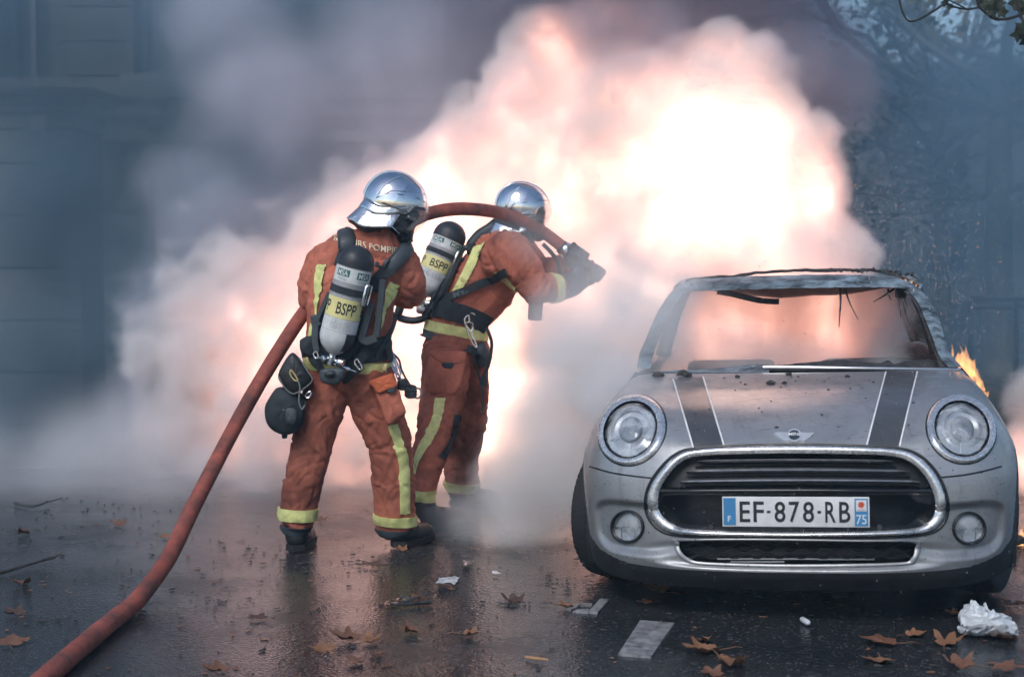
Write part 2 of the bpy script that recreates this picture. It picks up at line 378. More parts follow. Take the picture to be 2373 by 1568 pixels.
# low wall and far house closing the street
far = empty('far_house', (X(1900, 44), 44, 0)); tag(far, 'long dim house front closing the street behind the trees', 'building')
b = MB(); b.box((6, 46, 2.9), (44, 4, 5.8), bev=.1); b.build('wall', M_stone, far)
b = MB(); b.add([(-16.4, 43.6, 5.8), (28.4, 43.6, 5.8), (28.4, 48.4, 5.8), (-16.4, 48.4, 5.8), (-16.4, 46, 7.2), (28.4, 46, 7.2)], [(0, 1, 5, 4), (2, 3, 4, 5), (0, 4, 3), (1, 2, 5), (0, 3, 2, 1)]); b.build('roof', mat('slate', (.05, .055, .065), .7), far, smooth=False)
for i in range(13):
    for zz in (1.6, 4.2):
        w = MB(); w.box((-13 + i * 3.2, 43.97, zz), (1.1, .1, 1.5), bev=.02); wo = w.build('window', M_dkwin, far); s_ = MB(); s_.box((-13 + i * 3.2, 43.92, zz - .82), (1.4, .2, .12)); s_.build('sill', M_stone2, wo)
bar_ = empty('street_barrier', (X(2300, 14.5), 14.5, 0)); tag(bar_, 'low dark street barrier of two rails behind the car', 'barrier')
for zz in (Z(692, 14.5), Z(712, 14.5)): b = MB(); b.tube([(X(2255, 14.5), 14.5, zz), (X(2480, 14.5), 14.5, zz)], .022, 8); b.build('rail', M_iron, bar_)
for px in (2262, 2368, 2474): b = MB(); b.tube([(X(px, 14.5), 14.5, 0), (X(px, 14.5), 14.5, Z(688, 14.5))], .026, 8); b.build('post', M_iron, bar_)
# ------------------------------------------------------------------ the car
CAR_Y = 5.45
c0 = P(1845, 1300, CAR_Y); CAR_X = c0.x
YAW = R(-11.2)
LEAN = R(1.6)                                  # the tyres on the left of the picture have gone flat
CARM = Matrix.Translation((CAR_X, CAR_Y, 0)) @ Matrix.Rotation(YAW, 4, 'Z') @ Matrix.Translation((.74, 0, .0)) @ Matrix.Rotation(-LEAN, 4, 'Y') @ Matrix.Translation((-.74, 0, .0)) @ Matrix.Translation((0, 0, .012))
CINV = CARM.inverted()
car = empty('burning_car', (CAR_X, CAR_Y, 0))
tag(car, 'silver hatchback facing the camera, glassless and burnt out behind its intact hood', 'car')
def C(x, y, z): return CARM @ Vector((x, y, z))

M_paint = bpy.data.materials.new('silver_paint')
def paint_mat(m, base, base2, rough):
    m.use_nodes = True; nt = m.node_tree; N = nt.nodes; L = nt.links; b = N['Principled BSDF']
    b.inputs['Metallic'].default_value = .5; b.inputs['Roughness'].default_value = rough
    b.inputs['Coat Weight'].default_value = .5; b.inputs['Coat Roughness'].default_value = .1
    tc = N.new('ShaderNodeTexCoord')
    def noise(sc, det, ro=.6, vec=None):
        n = N.new('ShaderNodeTexNoise'); n.inputs['Scale'].default_value = sc; n.inputs['Detail'].default_value = det; n.inputs['Roughness'].default_value = ro
        L.new(vec or tc.outputs['Object'], n.inputs['Vector']); return n.outputs['Fac']
    def ramp(src, p0, p1, c0, c1):
        r_ = N.new('ShaderNodeValToRGB'); e = r_.color_ramp.elements; e[0].position = p0; e[1].position = p1
        e[0].color = (*c0, 1); e[1].color = (*c1, 1); L.new(src, r_.inputs[0]); return r_.outputs[0]
    def mix(f, a, b_):
        mx = N.new('ShaderNodeMix'); mx.data_type = 'RGBA'; L.new(f, mx.inputs[0])
        for i, x in ((6, a), (7, b_)):
            if isinstance(x, tuple): mx.inputs[i].default_value = (*x, 1)
            else: L.new(x, mx.inputs[i])
        return mx.outputs[2]
    cc = ramp(noise(2.2, 5), .35, .7, base2, base)
    # soot specks and dried droplets
    vo = N.new('ShaderNodeTexVoronoi'); vo.inputs['Scale'].default_value = 62; vo.inputs['Randomness'].default_value = 1
    L.new(tc.outputs['Object'], vo.inputs['Vector'])
    sep = N.new('ShaderNodeSeparateColor'); L.new(vo.outputs['Color'], sep.inputs[0])
    th = N.new('ShaderNodeMath'); th.operation = 'MULTIPLY_ADD'; L.new(sep.outputs[0], th.inputs[0]); th.inputs[1].default_value = .42; th.inputs[2].default_value = -.22
    lt = N.new('ShaderNodeMath'); lt.operation = 'LESS_THAN'; L.new(vo.outputs['Distance'], lt.inputs[0]); L.new(th.outputs[0], lt.inputs[1])
    cc = mix(lt.outputs[0], cc, (.03, .032, .036))
    film = ramp(noise(7, 8, .75), .52, .75, (0, 0, 0), (.45, .45, .45))
    cc = mix(film, cc, (.10, .10, .11))
    mpn = N.new('ShaderNodeMapping'); mpn.inputs['Scale'].default_value = (5, 30, 60); L.new(tc.outputs['Object'], mpn.inputs['Vector'])
    cc = mix(ramp(noise(2.0, 5, .7, mpn.outputs[0]), .60, .70, (0, 0, 0), (.6, .6, .6)), cc, (.06, .06, .065))
    mp2 = N.new('ShaderNodeMapping'); mp2.inputs['Scale'].default_value = (26, 3, 2.2); L.new(tc.outputs['Object'], mp2.inputs['Vector'])
    cc = mix(ramp(noise(1.6, 6, .65, mp2.outputs[0]), .56, .74, (0, 0, 0), (.5, .5, .5)), cc, (.13, .13, .135))
    L.new(cc, b.inputs['Base Color'])
    L.new(ramp(noise(9, 6, .7), .3, .75, (rough - .1,) * 3, (rough + .18,) * 3), b.inputs['Roughness'])
    bp = N.new('ShaderNodeBump'); bp.inputs['Strength'].default_value = .22; bp.inputs['Distance'].default_value = .002
    v2 = N.new('ShaderNodeTexVoronoi'); v2.inputs['Scale'].default_value = 95; L.new(tc.outputs['Object'], v2.inputs['Vector'])
    L.new(ramp(v2.outputs['Distance'], .12, .34, (1, 1, 1), (0, 0, 0)), bp.inputs['Height'])
    L.new(bp.outputs[0], b.inputs['Normal'])
paint_mat(M_paint, (.39, .40, .415), (.30, .31, .32), .38)
M_stripe = bpy.data.materials.new('dark_stripe_vinyl'); paint_mat(M_stripe, (.05, .053, .058), (.085, .09, .095), .45)
M_stripe.node_tree.nodes['Principled BSDF'].inputs['Metallic'].default_value = .1
M_chrome = mat('chrome', (.82, .82, .83), .12, 1.0, var=.1, vscale=30, rvar=.08, dirt=(.25, .25, .26), dscale=40, damt=.5)
M_bright = mat('bright_trim', (.80, .81, .82), .24, .75, var=.12, vscale=25, rvar=.08, dirt=(.30, .30, .31), dscale=45, damt=.5)
M_black = mat('black_plastic', (.012, .013, .015), .42, 0, var=.3, vscale=20, rvar=.12)
M_gloss = mat('gloss_black', (.008, .009, .011), .12, 0, rvar=.06, vscale=12)
M_clad = mat('wheel_arch_plastic', (.02, .021, .023), .6, var=.3, vscale=14)
M_glass = clear_mat('lamp_glass', (.90, .92, .94), .09, .12, .55)
M_bowl = mat('lamp_reflector', (.66, .68, .70), .35, .4, var=.25, vscale=9)
M_lens = mat('projector_lens', (.34, .36, .38), .12, .2, var=.4, vscale=25)
M_rubber = mat('tyre_rubber', (.014, .014, .015), .75, bump=.4, bscale=90)
M_rim = mat('wheel_rim', (.25, .25, .26), .4, .8)
M_white = mat('white_pinstripe', (.78, .78, .78), .4, dirt=(.3, .3, .3), dscale=30, damt=.4)
M_char = mat('charred_metal', (.022, .022, .024), .8, 0, var=.6, vscale=30, bump=.7, bscale=60, dirt=(.10, .09, .085), dscale=25, damt=.6)
M_burnt = mat('burnt_bare_metal', (.24, .31, .36), .55, .3, var=.3, vscale=11, bump=.4, bscale=70, dirt=(.02, .028, .036), dscale=21, damt=1.0, aniso=(.5, 1, 1))

ST = [ # x, then (y, z) from lip to cowl
 (0,    [(.09,.135),(.035,.195),(.008,.27),(.0,.40),(.012,.53),(.05,.63),(.125,.70),(.34,.775),(.70,.835),(1.06,.868)]),
 (.25,  [(.10,.135),(.045,.195),(.018,.27),(.01,.40),(.022,.53),(.058,.63),(.13,.70),(.34,.777),(.70,.836),(1.065,.868)]),
 (.45,  [(.13,.136),(.080,.196),(.052,.27),(.045,.40),(.055,.53),(.085,.625),(.15,.705),(.33,.785),(.70,.838),(1.08,.868)]),
 (.60,  [(.19,.14),(.140,.20),(.112,.275),(.10,.40),(.105,.53),(.13,.61),(.185,.705),(.31,.80),(.70,.845),(1.11,.868)]),
 (.70,  [(.27,.145),(.220,.205),(.187,.28),(.17,.40),(.165,.52),(.185,.60),(.24,.69),(.36,.778),(.70,.825),(1.14,.852)]),
 (.77,  [(.37,.155),(.320,.215),(.282,.29),(.255,.40),(.245,.51),(.265,.58),(.31,.655),(.43,.725),(.70,.765),(1.14,.792)]),
 (.815, [(.48,.18),(.435,.23),(.39,.30),(.355,.40),(.34,.50),(.355,.56),(.395,.615),(.49,.66),(.72,.69),(1.14,.705)]),
 (.84,  [(.60,.20),(.565,.25),(.52,.32),(.475,.40),(.455,.48),(.465,.535),(.495,.575),(.565,.605),(.75,.62),(1.14,.632)]),
 (.853, [(.70,.24),(.68,.28),(.65,.33),(.62,.40),(.60,.45),(.60,.48),(.62,.505),(.66,.525),(.78,.535),(1.14,.545)]),
]
def build_front():
    cols = [[Vector((x, y, z)) for y, z in pr] for x, pr in ST]
    full = [[Vector((-p.x, p.y, p.z)) for p in c] for c in cols[:0:-1]] + cols
    dense_rows = [spline(c, 15) for c in full]              # refine along each profile
    nr = len(dense_rows[0])
    rows = []
    for i in range(nr): rows.append(spline([c[i] for c in dense_rows], 13))
    for r_ in rows:
        for p in r_:
            ax = abs(p.x)
            # sculpted scoop round the fog lamps, sharp at the top and outside, running out towards the middle
            u = (ax - .63) / (.145 if ax > .63 else .26); w = (p.z - .375) / (.088 if p.z > .375 else .13)
            q = (abs(u) ** 3.2 + abs(w) ** 3.2) ** (1 / 3.2)
            if p.y < .6 and p.z < .55: p.y += .034 * (1 - sstep(.72, 1.0, q))
            # raised lip over the lower edge, and slope of the lower intake
            u = ax / .50; w = (p.z - .27) / .045
            q = (abs(u) ** 4 + abs(w) ** 4) ** .25
            if p.y < .6: p.y += .022 * (1 - sstep(.85, 1.15, q))
    return rows
FRONT = build_front()
_fv = [CARM @ p for r_ in FRONT for p in r_]; _nu = len(FRONT[0])
_ff = [(i * _nu + k, i * _nu + k + 1, (i + 1) * _nu + k + 1, (i + 1) * _nu + k) for i in range(len(FRONT) - 1) for k in range(_nu - 1)]
BVF = BVHTree.FromPolygons(_fv, _ff)
EYE = Vector((0, 0, CAM_H))
def hit(px, py, bvh=None):
    r_ = ray(px, py).normalized(); h = (bvh or BVF).ray_cast(EYE, r_)
    if h[0] is None:
        # just past the outline: take the nearest point of the surface to the ray
        best = None
        for t in np.linspace(4.5, 9, 60):
            q = (bvh or BVF).find_nearest(EYE + r_ * t)
            if best is None or q[3] < best[3]: best = q
        h = best
    n = h[1] if h[1].dot(r_) < 0 else -h[1]
    return h[0], n
def zc(zx, zy): return (1297.2 + zx * .52, 574.5 + zy * .52)       # close-up survey grid of the car
def proj(p):
    q = p - EYE; c, s = math.cos(PITCH), math.sin(PITCH)
    f_ = q.y * c - q.z * s; u_ = q.y * s + q.z * c
    return (W / 2 + FPX * q.x / f_, H / 2 - FPX * u_ / f_)
def inpoly(x, y, poly):
    c = False; j = len(poly) - 1
    for i in range(len(poly)):
        if (poly[i][1] > y) != (poly[j][1] > y) and x < (poly[j][0] - poly[i][0]) * (y - poly[i][1]) / (poly[j][1] - poly[i][1]) + poly[i][0]: c = not c
        j = i
    return c
def sp2(pts, n=6, closed=True): return [(p.x, p.y) for p in spline([Vector((x, y, 0)) for x, y in pts], n, closed)]
ring_o = sp2([zc(*p) for p in [(600,899),(800,886),(1040,882),(1280,886),(1490,896),(1590,925),(1665,995),(1708,1080),(1720,1155),(1700,1220),(1640,1262),(1500,1279),(1200,1284),(900,1284),(590,1278),(470,1258),(408,1205),(389,1140),(400,1070),(445,995),(515,928)]])
ring_i = sp2([zc(*p) for p in [(620,927),(800,918),(1040,915),(1280,918),(1470,926),(1560,953),(1625,1015),(1662,1090),(1672,1155),(1655,1205),(1600,1240),(1480,1255),(1200,1262),(900,1262),(610,1252),(510,1232),(452,1185),(437,1130),(448,1070),(488,1005),(545,950)]])
intake = sp2([zc(*p) for p in [(545,1303),(800,1300),(1060,1302),(1320,1306),(1570,1308),(1588,1335),(1570,1385),(1500,1402),(1060,1410),(650,1400),(565,1380),(530,1345),(525,1312)]], 4)
HL = [dict(c=zc(322, 812), r=(77, 81), k=.12, s=-1), dict(c=zc(1786, 808), r=(79, 79), k=-.10, s=1)]
FG = [dict(c=zc(303, 1240), r=38, s=-1), dict(c=zc(1820, 1247), r=38, s=1)]
def ell(c, rx, ry, k, n):                                          # ellipse leaning by k
    return [(c[0] + rx * math.cos(t) + k * ry * math.sin(t), c[1] - ry * math.sin(t)) for t in [2 * math.pi * i / n for i in range(n)]]
# --- painted front shell, opened for grille, intake, headlamps, fog lamps and wheels
holes = [[(lerp(a[0], b[0], .45), lerp(a[1], b[1], .45)) for a, b in zip(ring_o, ring_i)], [(lerp(1846.9, x, 1.012), lerp(1277.5, y, 1.06)) for x, y in intake]] + [ell(h['c'], h['r'][0] * .9, h['r'][1] * .9, h['k'], 32) for h in HL] + [ell(f['c'], f['r'] * .9, f['r'] * .9, 0, 24) for f in FG]
WH_Y, WH_Z, WH_R = .80, .285, .345
hood = MB(); bumper = MB(); clad = MB()
def face_part(ci, px):
    x = abs(ci.x)
    low = interp(x, [0, .5, .65, .75, .80, .83], [.212, .214, .222, .25, .29, .60])
    if ci.z < low and ci.y < .8 or x > .826: return clad
    # hood shut line
    if ci.z > interp(x, [0, .47, .80, .9], [.60, .575, .565, .57]) or ci.y > .75: return hood
    return bumper
vm_ = {id(hood): {}, id(bumper): {}, id(clad): {}}
for f in _ff:
    c = sum((_fv[i] for i in f), Vector()) / 4; ci = CINV @ c
    if math.hypot(ci.y - WH_Y, ci.z - WH_Z) < WH_R and abs(ci.x) > .66: continue
    px = proj(c)
    if ci.y < .6 and any(inpoly(px[0], px[1], h) for h in holes): continue
    tgt = face_part(ci, px); mp_ = vm_[id(tgt)]
    idx = []
    for i in f:
        if i not in mp_: mp_[i] = len(tgt.v); tgt.v.append(_fv[i])
        idx.append(mp_[i])
    tgt.f.append(tuple(idx)); tgt.m.append(0)
o_hood = hood.build('hood', M_paint, car, sharp=0); o_hood['label'] = 'silver hood with two dark stripes, spattered with wet soot'
o_bump = bumper.build('front_bumper', M_paint, car, sharp=0)
o_clad = clad.build('wheel_arch_trim', M_clad, car, sharp=0)
# --- shut lines
def surf_line(name, pts, r_, m, parent, lift=.0, n=10):
    q = [hit(*p) for p in sp2(pts, n, False)]
    b = MB(); b.tube([a + nn * lift for a, nn in q], r_, 6); return b.build(name, m, parent)
surf_line('shut_line', [zc(132, 972), zc(230, 1000), zc(330, 1015), zc(425, 1026)], .0035, M_black, o_bump)
surf_line('shut_line', [zc(1685, 1022), zc(1800, 1010), zc(1900, 990), zc(1965, 972)], .0035, M_black, o_bump)
# --- grille: chrome surround, black gap, bars, lower panel
def ring_strip(name, outer, inner, m, parent, lift=.004, dome=.012, back=.05, n=5):
    """band between two outlines laid on the shell, domed, with a return into the shell"""
    rows = [[] for _ in range(n + 3)]
    for (ox, oy), (ix, iy) in zip(outer, inner):
        a, na = hit(ox, oy); b, nb = hit(ix, iy)
        vdir = (a - EYE).normalized()
        rows[0].append(a + vdir * back)
        for k in range(n + 1):
            t = k / n; p, nn = hit(lerp(ox, ix, t), lerp(oy, iy, t))
            rows[k + 1].append(p + nn * (lift + dome * math.sin(math.pi * t) ** .6))
        rows[n + 2].append(b + vdir * back)
    mb = MB(); mb.grid([r_ + [r_[0]] for r_ in rows]); return mb.build(name, m, parent, sharp=50)
grille = ring_strip('grille_surround', ring_o, ring_i, M_bright, car, lift=.002, dome=.014, back=.06)
gap = []
cx_, cy_ = zc(1050, 1080)
big = [(cx_ + (x - cx_) * 1.013 , cy_ + (y - cy_) * 1.03) for x, y in ring_o]
b = MB(); b.tube([hit(*p)[0] for p in big], .0065, 6, closed=True); b.build('gap_seal', M_black, grille)
# grille backing, set deep
def back_patch(name, poly, depth, m, parent, nn=14):
    xs = [p[0] for p in poly]; ys = [p[1] for p in poly]; cx, cy = sum(xs) / len(xs), sum(ys) / len(ys)
    rows = []
    for k in range(6):
        t = k / 5
        r_ = []
        for x, y in poly:
            p, n_ = hit(cx + (x - cx) * (1 - t), cy + (y - cy) * (1 - t)); r_.append(p + (p - EYE).normalized() * depth)
        rows.append(r_ + [r_[0]])
    mb = MB(); mb.grid(rows); return mb.build(name, m, parent)
o_gb = back_patch('grille_backing', ring_o[::2], .055, M_black, car)
bars = [(944, 612, 1482, 7), (990, 560, 1556, 7), (1036, 535, 1604, 8)]
def bar(name, y, x0, x1, hgt, depth, m, parent, prot=.0):
    mb = MB(); secs = []
    for i in range(25):
        t = i / 24; zx = lerp(x0, x1, t); droop = 6 * (2 * t - 1) ** 2
        ctr, n_ = hit(*zc(zx, y + droop)); v_ = (ctr - EYE).normalized()
        h = hgt * .52 / pxm(5.6)
        if i in (0, 24): h *= .3
        base = ctr + v_ * .022 - v_ * prot
        secs.append([base + Vector((0, 0, h)) + v_ * depth, base + Vector((0, 0, h * .75)), base - v_ * .004, base + Vector((0, 0, -h)) + v_ * .004, base + Vector((0, 0, -h * 1.2)) + v_ * depth])
    mb.grid([list(s_) for s_ in secs]); return mb.build(name, m, parent, sharp=30)
M_bar = mat('grille_bar_metal', (.30, .31, .33), .3, .8, var=.2, vscale=30)
for y, x0, x1, h_ in bars: bar('grille_bar', y, x0, x1, h_, .04, M_bar, car)
for i, (x0, x1, y) in enumerate([(600, 1500, 967), (560, 1560, 1013), (540, 1600, 1056), (650, 1440, 930)]): bar('grille_rib', y, x0, x1, 4, .03, M_black, car, -.018)
# lower grille panel carrying the plate
rows = []
for j, (zy, off) in enumerate([(1062, .03), (1070, .006), (1080, -.004), (1090, .006), (1100, .022), (1180, .024), (1262, .03)]):
    hw = interp(zy, [1060, 1100, 1180, 1262], [612, 624, 628, 560])
    r_ = []
    for i in range(31):
        zx = 1055 - hw + 2 * hw * i / 30; p, n_ = hit(*zc(zx, zy + 4 * (2 * i / 30 - 1) ** 2)); r_.append(p + (p - EYE).normalized() * off)
    rows.append(r_)
b = MB(); b.grid(rows); b.build('grille_lower_panel', M_gloss, car, sharp=0)
for zx in (672, 1424):
    p, n_ = hit(*zc(zx, 1243)); v_ = (EYE - p).normalized(); b = MB(); b.lathe([(.0, .003), (.009, .003), (.011, .001), (.012, -.02)], p - v_ * .022, v_, 18); b.build('parking_sensor', M_black, car)
# --- number plate
pl, _ = hit(*zc(1048, 1174)); pv = (EYE - pl).normalized()
pright = (CARM.to_3x3() @ Vector((1, 0, 0))).normalized(); pn = (CARM.to_3x3() @ Vector((0, -1, .03))).normalized(); pup = pn.cross(pright).normalized() * -1
pup = pright.cross(pn) * -1
if pup.z < 0: pup = -pup
pc = pl + pv * .006
PW_, PH_ = .525, .110
def on_plate(x, y, z): return pc + pright * x + pup * y + pn * z
M_pw = mat('plate_white', (.70, .71, .72), .35, dirt=(.45, .45, .46), dscale=12, damt=.5)
M_pb = mat('plate_blue', (.045, .21, .42), .4); M_pk = mat('plate_letter_black', (.012, .014, .02), .5); M_red = mat('plate_red', (.50, .07, .03), .5); M_pl = mat('plate_letter_white', (.62, .68, .72), .4)
b = MB(); b.box((0, 0, 0), (PW_, PH_, .006), bev=.0028)
b.v = [on_plate(*v) for v in b.v]; o_pl = b.build('number_plate', M_pw, car); o_pl['label'] = 'white French number plate reading EF-878-RB'
def flat(name, x0, x1, y0, y1, z, m, parent):
    b = MB(); b.box(((x0 + x1) / 2, (y0 + y1) / 2, z), (x1 - x0, y1 - y0, .001)); b.v = [on_plate(*v) for v in b.v]; return b.build(name, m, parent, smooth=False)
def letters(name, txt, cx, cy, h, w, z, m, parent, bold=0.0):
    v, f = text_mesh(txt, h, w, bold); b = MB(); b.add([on_plate(p.x + cx, p.y + cy, z) for p in v], f); return b.build(name, m, parent, smooth=False)
flat('country_band', -.258, -.214, -.049, .050, .0042, M_pb, o_pl); flat('region_band', .210, .257, -.050, .049, .0042, M_pb, o_pl)
flat('region_emblem_field', .215, .252, .004, .044, .0052, M_pw, o_pl)
sx = lambda p: -.2625 + (p - 170) / 2022 * PW_
for ch, x0, x1 in (('E', 412, 558), ('F', 603, 748), ('8', 895, 1046), ('7', 1093, 1238), ('8', 1286, 1438), ('R', 1590, 1735), ('B', 1780, 1932)):
    letters('plate_letter', ch, (sx(x0) + sx(x1)) / 2, .0, .0755, sx(x1) - sx(x0), .0046, M_pk, o_pl, .012)
for x0, x1 in ((790, 840), (1484, 1534)): flat('plate_hyphen', sx(x0), sx(x1), -.0045, .0045, .0044, M_pk, o_pl)
letters('country_letter', 'F', -.237, -.026, .021, .012, .0052, M_pl, o_pl, .01)
letters('region_number', '75', .2335, -.026, .034, .036, .0052, M_pl, o_pl, .005)
b = MB(); st = []
for i in range(18): a = math.pi * i / 9; r_ = .0145 if i % 2 == 0 else .0085; st.append(on_plate(.2335 + r_ * math.sin(a), .027 + r_ * math.cos(a), .0066))
b.add(st, [tuple(range(18))]); b.build('region_star', M_red, o_pl, smooth=False); flat('region_name', .2205, .247, .0075, .0095, .0058, M_red, o_pl)
# --- lower intake: honeycomb and bright slats behind
o_in = back_patch('intake_backing', intake, .08, M_black, car)
xs0, xs1 = 540, 1580
for j in range(3):
    zy = 1318 + j * 27
    b = MB(); q = []
    for i in range(41):
        t = i / 40; zx = lerp(xs0 + 12 * j, xs1 - 8 * j, t); up_ = 8 if (i + (j % 2) * 2) % 4 < 2 else -8
        p, n_ = hit(*zc(zx, zy + up_)); q.append(p + (p - EYE).normalized() * .03)
    b.tube(q, .0045, 5); b.build('intake_mesh', M_black, car)
M_cool = mat('radiator_metal', (.30, .32, .34), .35, .7)
for j, (a0, a1) in enumerate(((700, 1150), (760, 1000), (1150, 1400))):
    zy = (1383, 1396, 1385)[j]
    p0, _ = hit(*zc(a0, zy)); p1, _ = hit(*zc(a1, zy)); b = MB(); b.tube([p0 + (p0 - EYE).normalized() * .06, p1 + (p1 - EYE).normalized() * .06], .004, 5); b.build('radiator_slat', M_cool, car)
# painted edge round the intake
ix_, iy_ = zc(1057, 1352)
ring_strip('intake_edge', [(lerp(ix_, x, 1.035), lerp(iy_, y, 1.22)) for x, y in intake], [(lerp(ix_, x, .985), lerp(iy_, y, .95)) for x, y in intake], M_paint, car, lift=.001, dome=.007, back=.05)
# --- headlamps
for h in HL:
    c, (rx, ry), k = h['c'], h['r'], h['k']
    o_h = empty('headlight', hit(*c)[0]); o_h.parent = car; o_h.matrix_parent_inverse = Matrix.Translation(-car.location)
    n = 48
    outer = ell(c, rx, ry, k, n); c2 = (c[0] - h['s'] * -3 if False else c[0] + (-4 if h['s'] < 0 else 2), c[1] - 1)
    inner = ell(c2, rx * .80, ry * .82, k, n)
    def off_parent(o): o.matrix_parent_inverse = Matrix.Translation(-o_h.location); return o
    o1 = ring_strip('bezel', outer, inner, M_bright, o_h, lift=.003, dome=.010, back=.045)
    b = MB(); b.tube([hit(*p)[0] for p in ell(c, rx * 1.02, ry * 1.02, k, n)], .003, 5, closed=True); b.build('bezel_gap', M_black, o_h)
    # black gasket, glass, reflector, projector
    rows = []
    for t, off in ((.82, .012), (.80, .02), (.745, .016), (.72, .02)):
        rows.append([(lambda q: q[0] + (q[0] - EYE).normalized() * off)(hit(*p)) for p in ell(c2, rx * t, ry * t * 1.025, k, n)])
    b = MB(); b.grid([r_ + [r_[0]] for r_ in rows]); b.build('gasket', M_gloss, o_h)
    rows = []
    for i in range(9):
        t = i / 8 * .75
        rows.append([(lambda q: q[0] - (q[0] - EYE).normalized() * (.014 * (1 - (t / .75) ** 2) - .008))(hit(*p)) for p in ell(c2, rx * t + .01, (ry * t + .01) * 1.025, k, n)])
    b = MB(); b.grid([r_ + [r_[0]] for r_ in rows]); b.build('lens', M_glass, o_h)
    rows = []
    for t, off in ((.78, .02), (.74, .035), (.60, .05), (.52, .045), (.50, .06), (.36, .075), (.34, .055), (.30, .05), (.15, .045), (.0, .044)):
        rows.append([(lambda q: q[0] + (q[0] - EYE).normalized() * off)(hit(*p)) for p in ell((c2[0], c2[1] - 2), rx * t + .01, (ry * t + .01) * 1.025, k, n)])
    b = MB(); b.grid([r_ + [r_[0]] for r_ in rows[:8]]); b.build('reflector', M_bowl, o_h, sharp=25)
    b = MB(); b.grid([r_ + [r_[0]] for r_ in rows[6:]]); b.build('projector', M_lens, o_h)
    # little dividing ridges inside
    for a in (205, 335, 268):
        pts = [(c2[0] + rx * t * math.cos(R(a)), c2[1] - ry * t * math.sin(R(a))) for t in (.40, .5, .6, .72)]
        b = MB(); b.tube([(lambda q: q[0] + (q[0] - EYE).normalized() * .04)(hit(*p)) for p in pts], .004, 5); b.build('reflector_rib', M_bowl, o_h)
# --- fog lamps
for f in FG:
    c, r_ = f['c'], f['r']; p0, n0 = hit(*c); v_ = (EYE - p0).normalized(); rr = r_ / pxm(5.66)
    o_f = empty('fog_light', p0); o_f.parent = car; o_f.matrix_parent_inverse = Matrix.Translation(-car.location)
    n = 36
    ring_strip('fog_light_ring', ell(c, r_ * 1.03, r_ * 1.03, 0, n), ell(c, r_ * .84, r_ * .84, 0, n), M_black, o_f, lift=.003, dome=.008, back=.03)
    def fdisc(name, specs, m):
        rows = [[(lambda q: q[0] + (q[0] - EYE).normalized() * off)(hit(*p)) for p in ell(c, r_ * t + .01, r_ * t + .01, 0, n)] for t, off in specs]
        b = MB(); b.grid([g_ + [g_[0]] for g_ in rows]); return b.build(name, m, o_f)
    fdisc('fog_lens', ((.86, .006), (.6, .0), (.3, -.003), (.0, -.004)), M_glass)
    fdisc('fog_reflector', ((.88, .010), (.7, .020), (.4, .026), (.0, .028)), M_bowl)
    def fbar(x0, y0, x1, y1, rr_):
        b = MB(); b.tube([(lambda q: q[0] + (q[0] - EYE).normalized() * .009)(hit(c[0] + lerp(x0, x1, t) * r_, c[1] + lerp(y0, y1, t) * r_)) for t in (0, .33, .66, 1)], rr_, 5); b.build('fog_divider', M_bar, o_f)
    fbar(-.8, .05, .8, .05, .0026); fbar(-.4, .08, -.4, .72, .0018); fbar(.42, .08, .42, .72, .0018)
# --- hood stripes
def patch(name, q, nu, nv, lift, m, parent):
    (a, b_, c, d) = q; rows = []                             # a,b top edge; d,c bottom edge
    for j in range(nv + 1):
        t = j / nv; r_ = []
        for i in range(nu + 1):
            s_ = i / nu; x = lerp(lerp(a[0], b_[0], s_), lerp(d[0], c[0], s_), t); y = lerp(lerp(a[1], b_[1], s_), lerp(d[1], c[1], s_), t)
            p, n_ = hit(x, y); r_.append(p + n_ * lift)
        rows.append(r_)
    mb = MB(); mb.grid(rows); o = mb.build(name, m, parent, sharp=0); return o
for (a, b_, c, d) in (((503, 585), (637, 575), (731, 882), (594, 890)), ((1452, 552), (1592, 552), (1512, 884), (1366, 880))):
    o_s = patch('hood_stripe', [zc(*a), zc(*b_), zc(*c), zc(*d)], 8, 26, .0018, M_stripe, o_hood)
    for u, w in ((a, d), (b_, c)):
        patch('pinstripe', [zc(u[0] - 3.5, u[1]), zc(u[0] + 3.5, u[1]), zc(w[0] + 4, w[1]), zc(w[0] - 4, w[1])], 1, 26, .0032, M_white, o_s)
# --- winged badge
ec, en = hit(*zc(1043, 832))
def on_badge(px, py, lift): p, n_ = hit(*zc(px, py)); return p + en * lift
def emb(x, y): return (953 + (x - 395) / 1245 * 182, 813 + (y - 370) / 1245 * 182 * 1.02)
badge = empty('badge', ec); badge.parent = o_hood
def badge_piece(name, pts, l0, l1, m):
    mb = MB(); n = len(pts); lo = [on_badge(*emb(*p), l0) for p in pts]; hi = [on_badge(*emb(*p), l1) for p in pts]
    mb.add(lo + hi, [tuple(range(n, 2 * n))] + [(i, (i + 1) % n, (i + 1) % n + n, i + n) for i in range(n)]); o = mb.build(name, m, badge, smooth=False); return o
M_badge = mat('badge_silver', (.80, .81, .82), .3, .6)
badge_piece('badge_wing', [(395, 480), (470, 455), (850, 455), (850, 700), (720, 705), (560, 600)], 0, .006, M_badge)
badge_piece('badge_wing', [(1640, 470), (1180, 455), (1180, 700), (1320, 705), (1480, 600)], 0, .006, M_badge)
badge_piece('badge_ring', [(1015 + 225 * math.cos(a), 560 + 195 * math.sin(a)) for a in [i * math.pi / 20 for i in range(40)]], 0, .008, M_badge)
badge_piece('badge_disc', [(1015 + 178 * math.cos(a), 552 + 140 * math.sin(a)) for a in [i * math.pi / 16 for i in range(32)]], .008, .0092, mat('badge_dark', (.05, .07, .09), .25, .2))
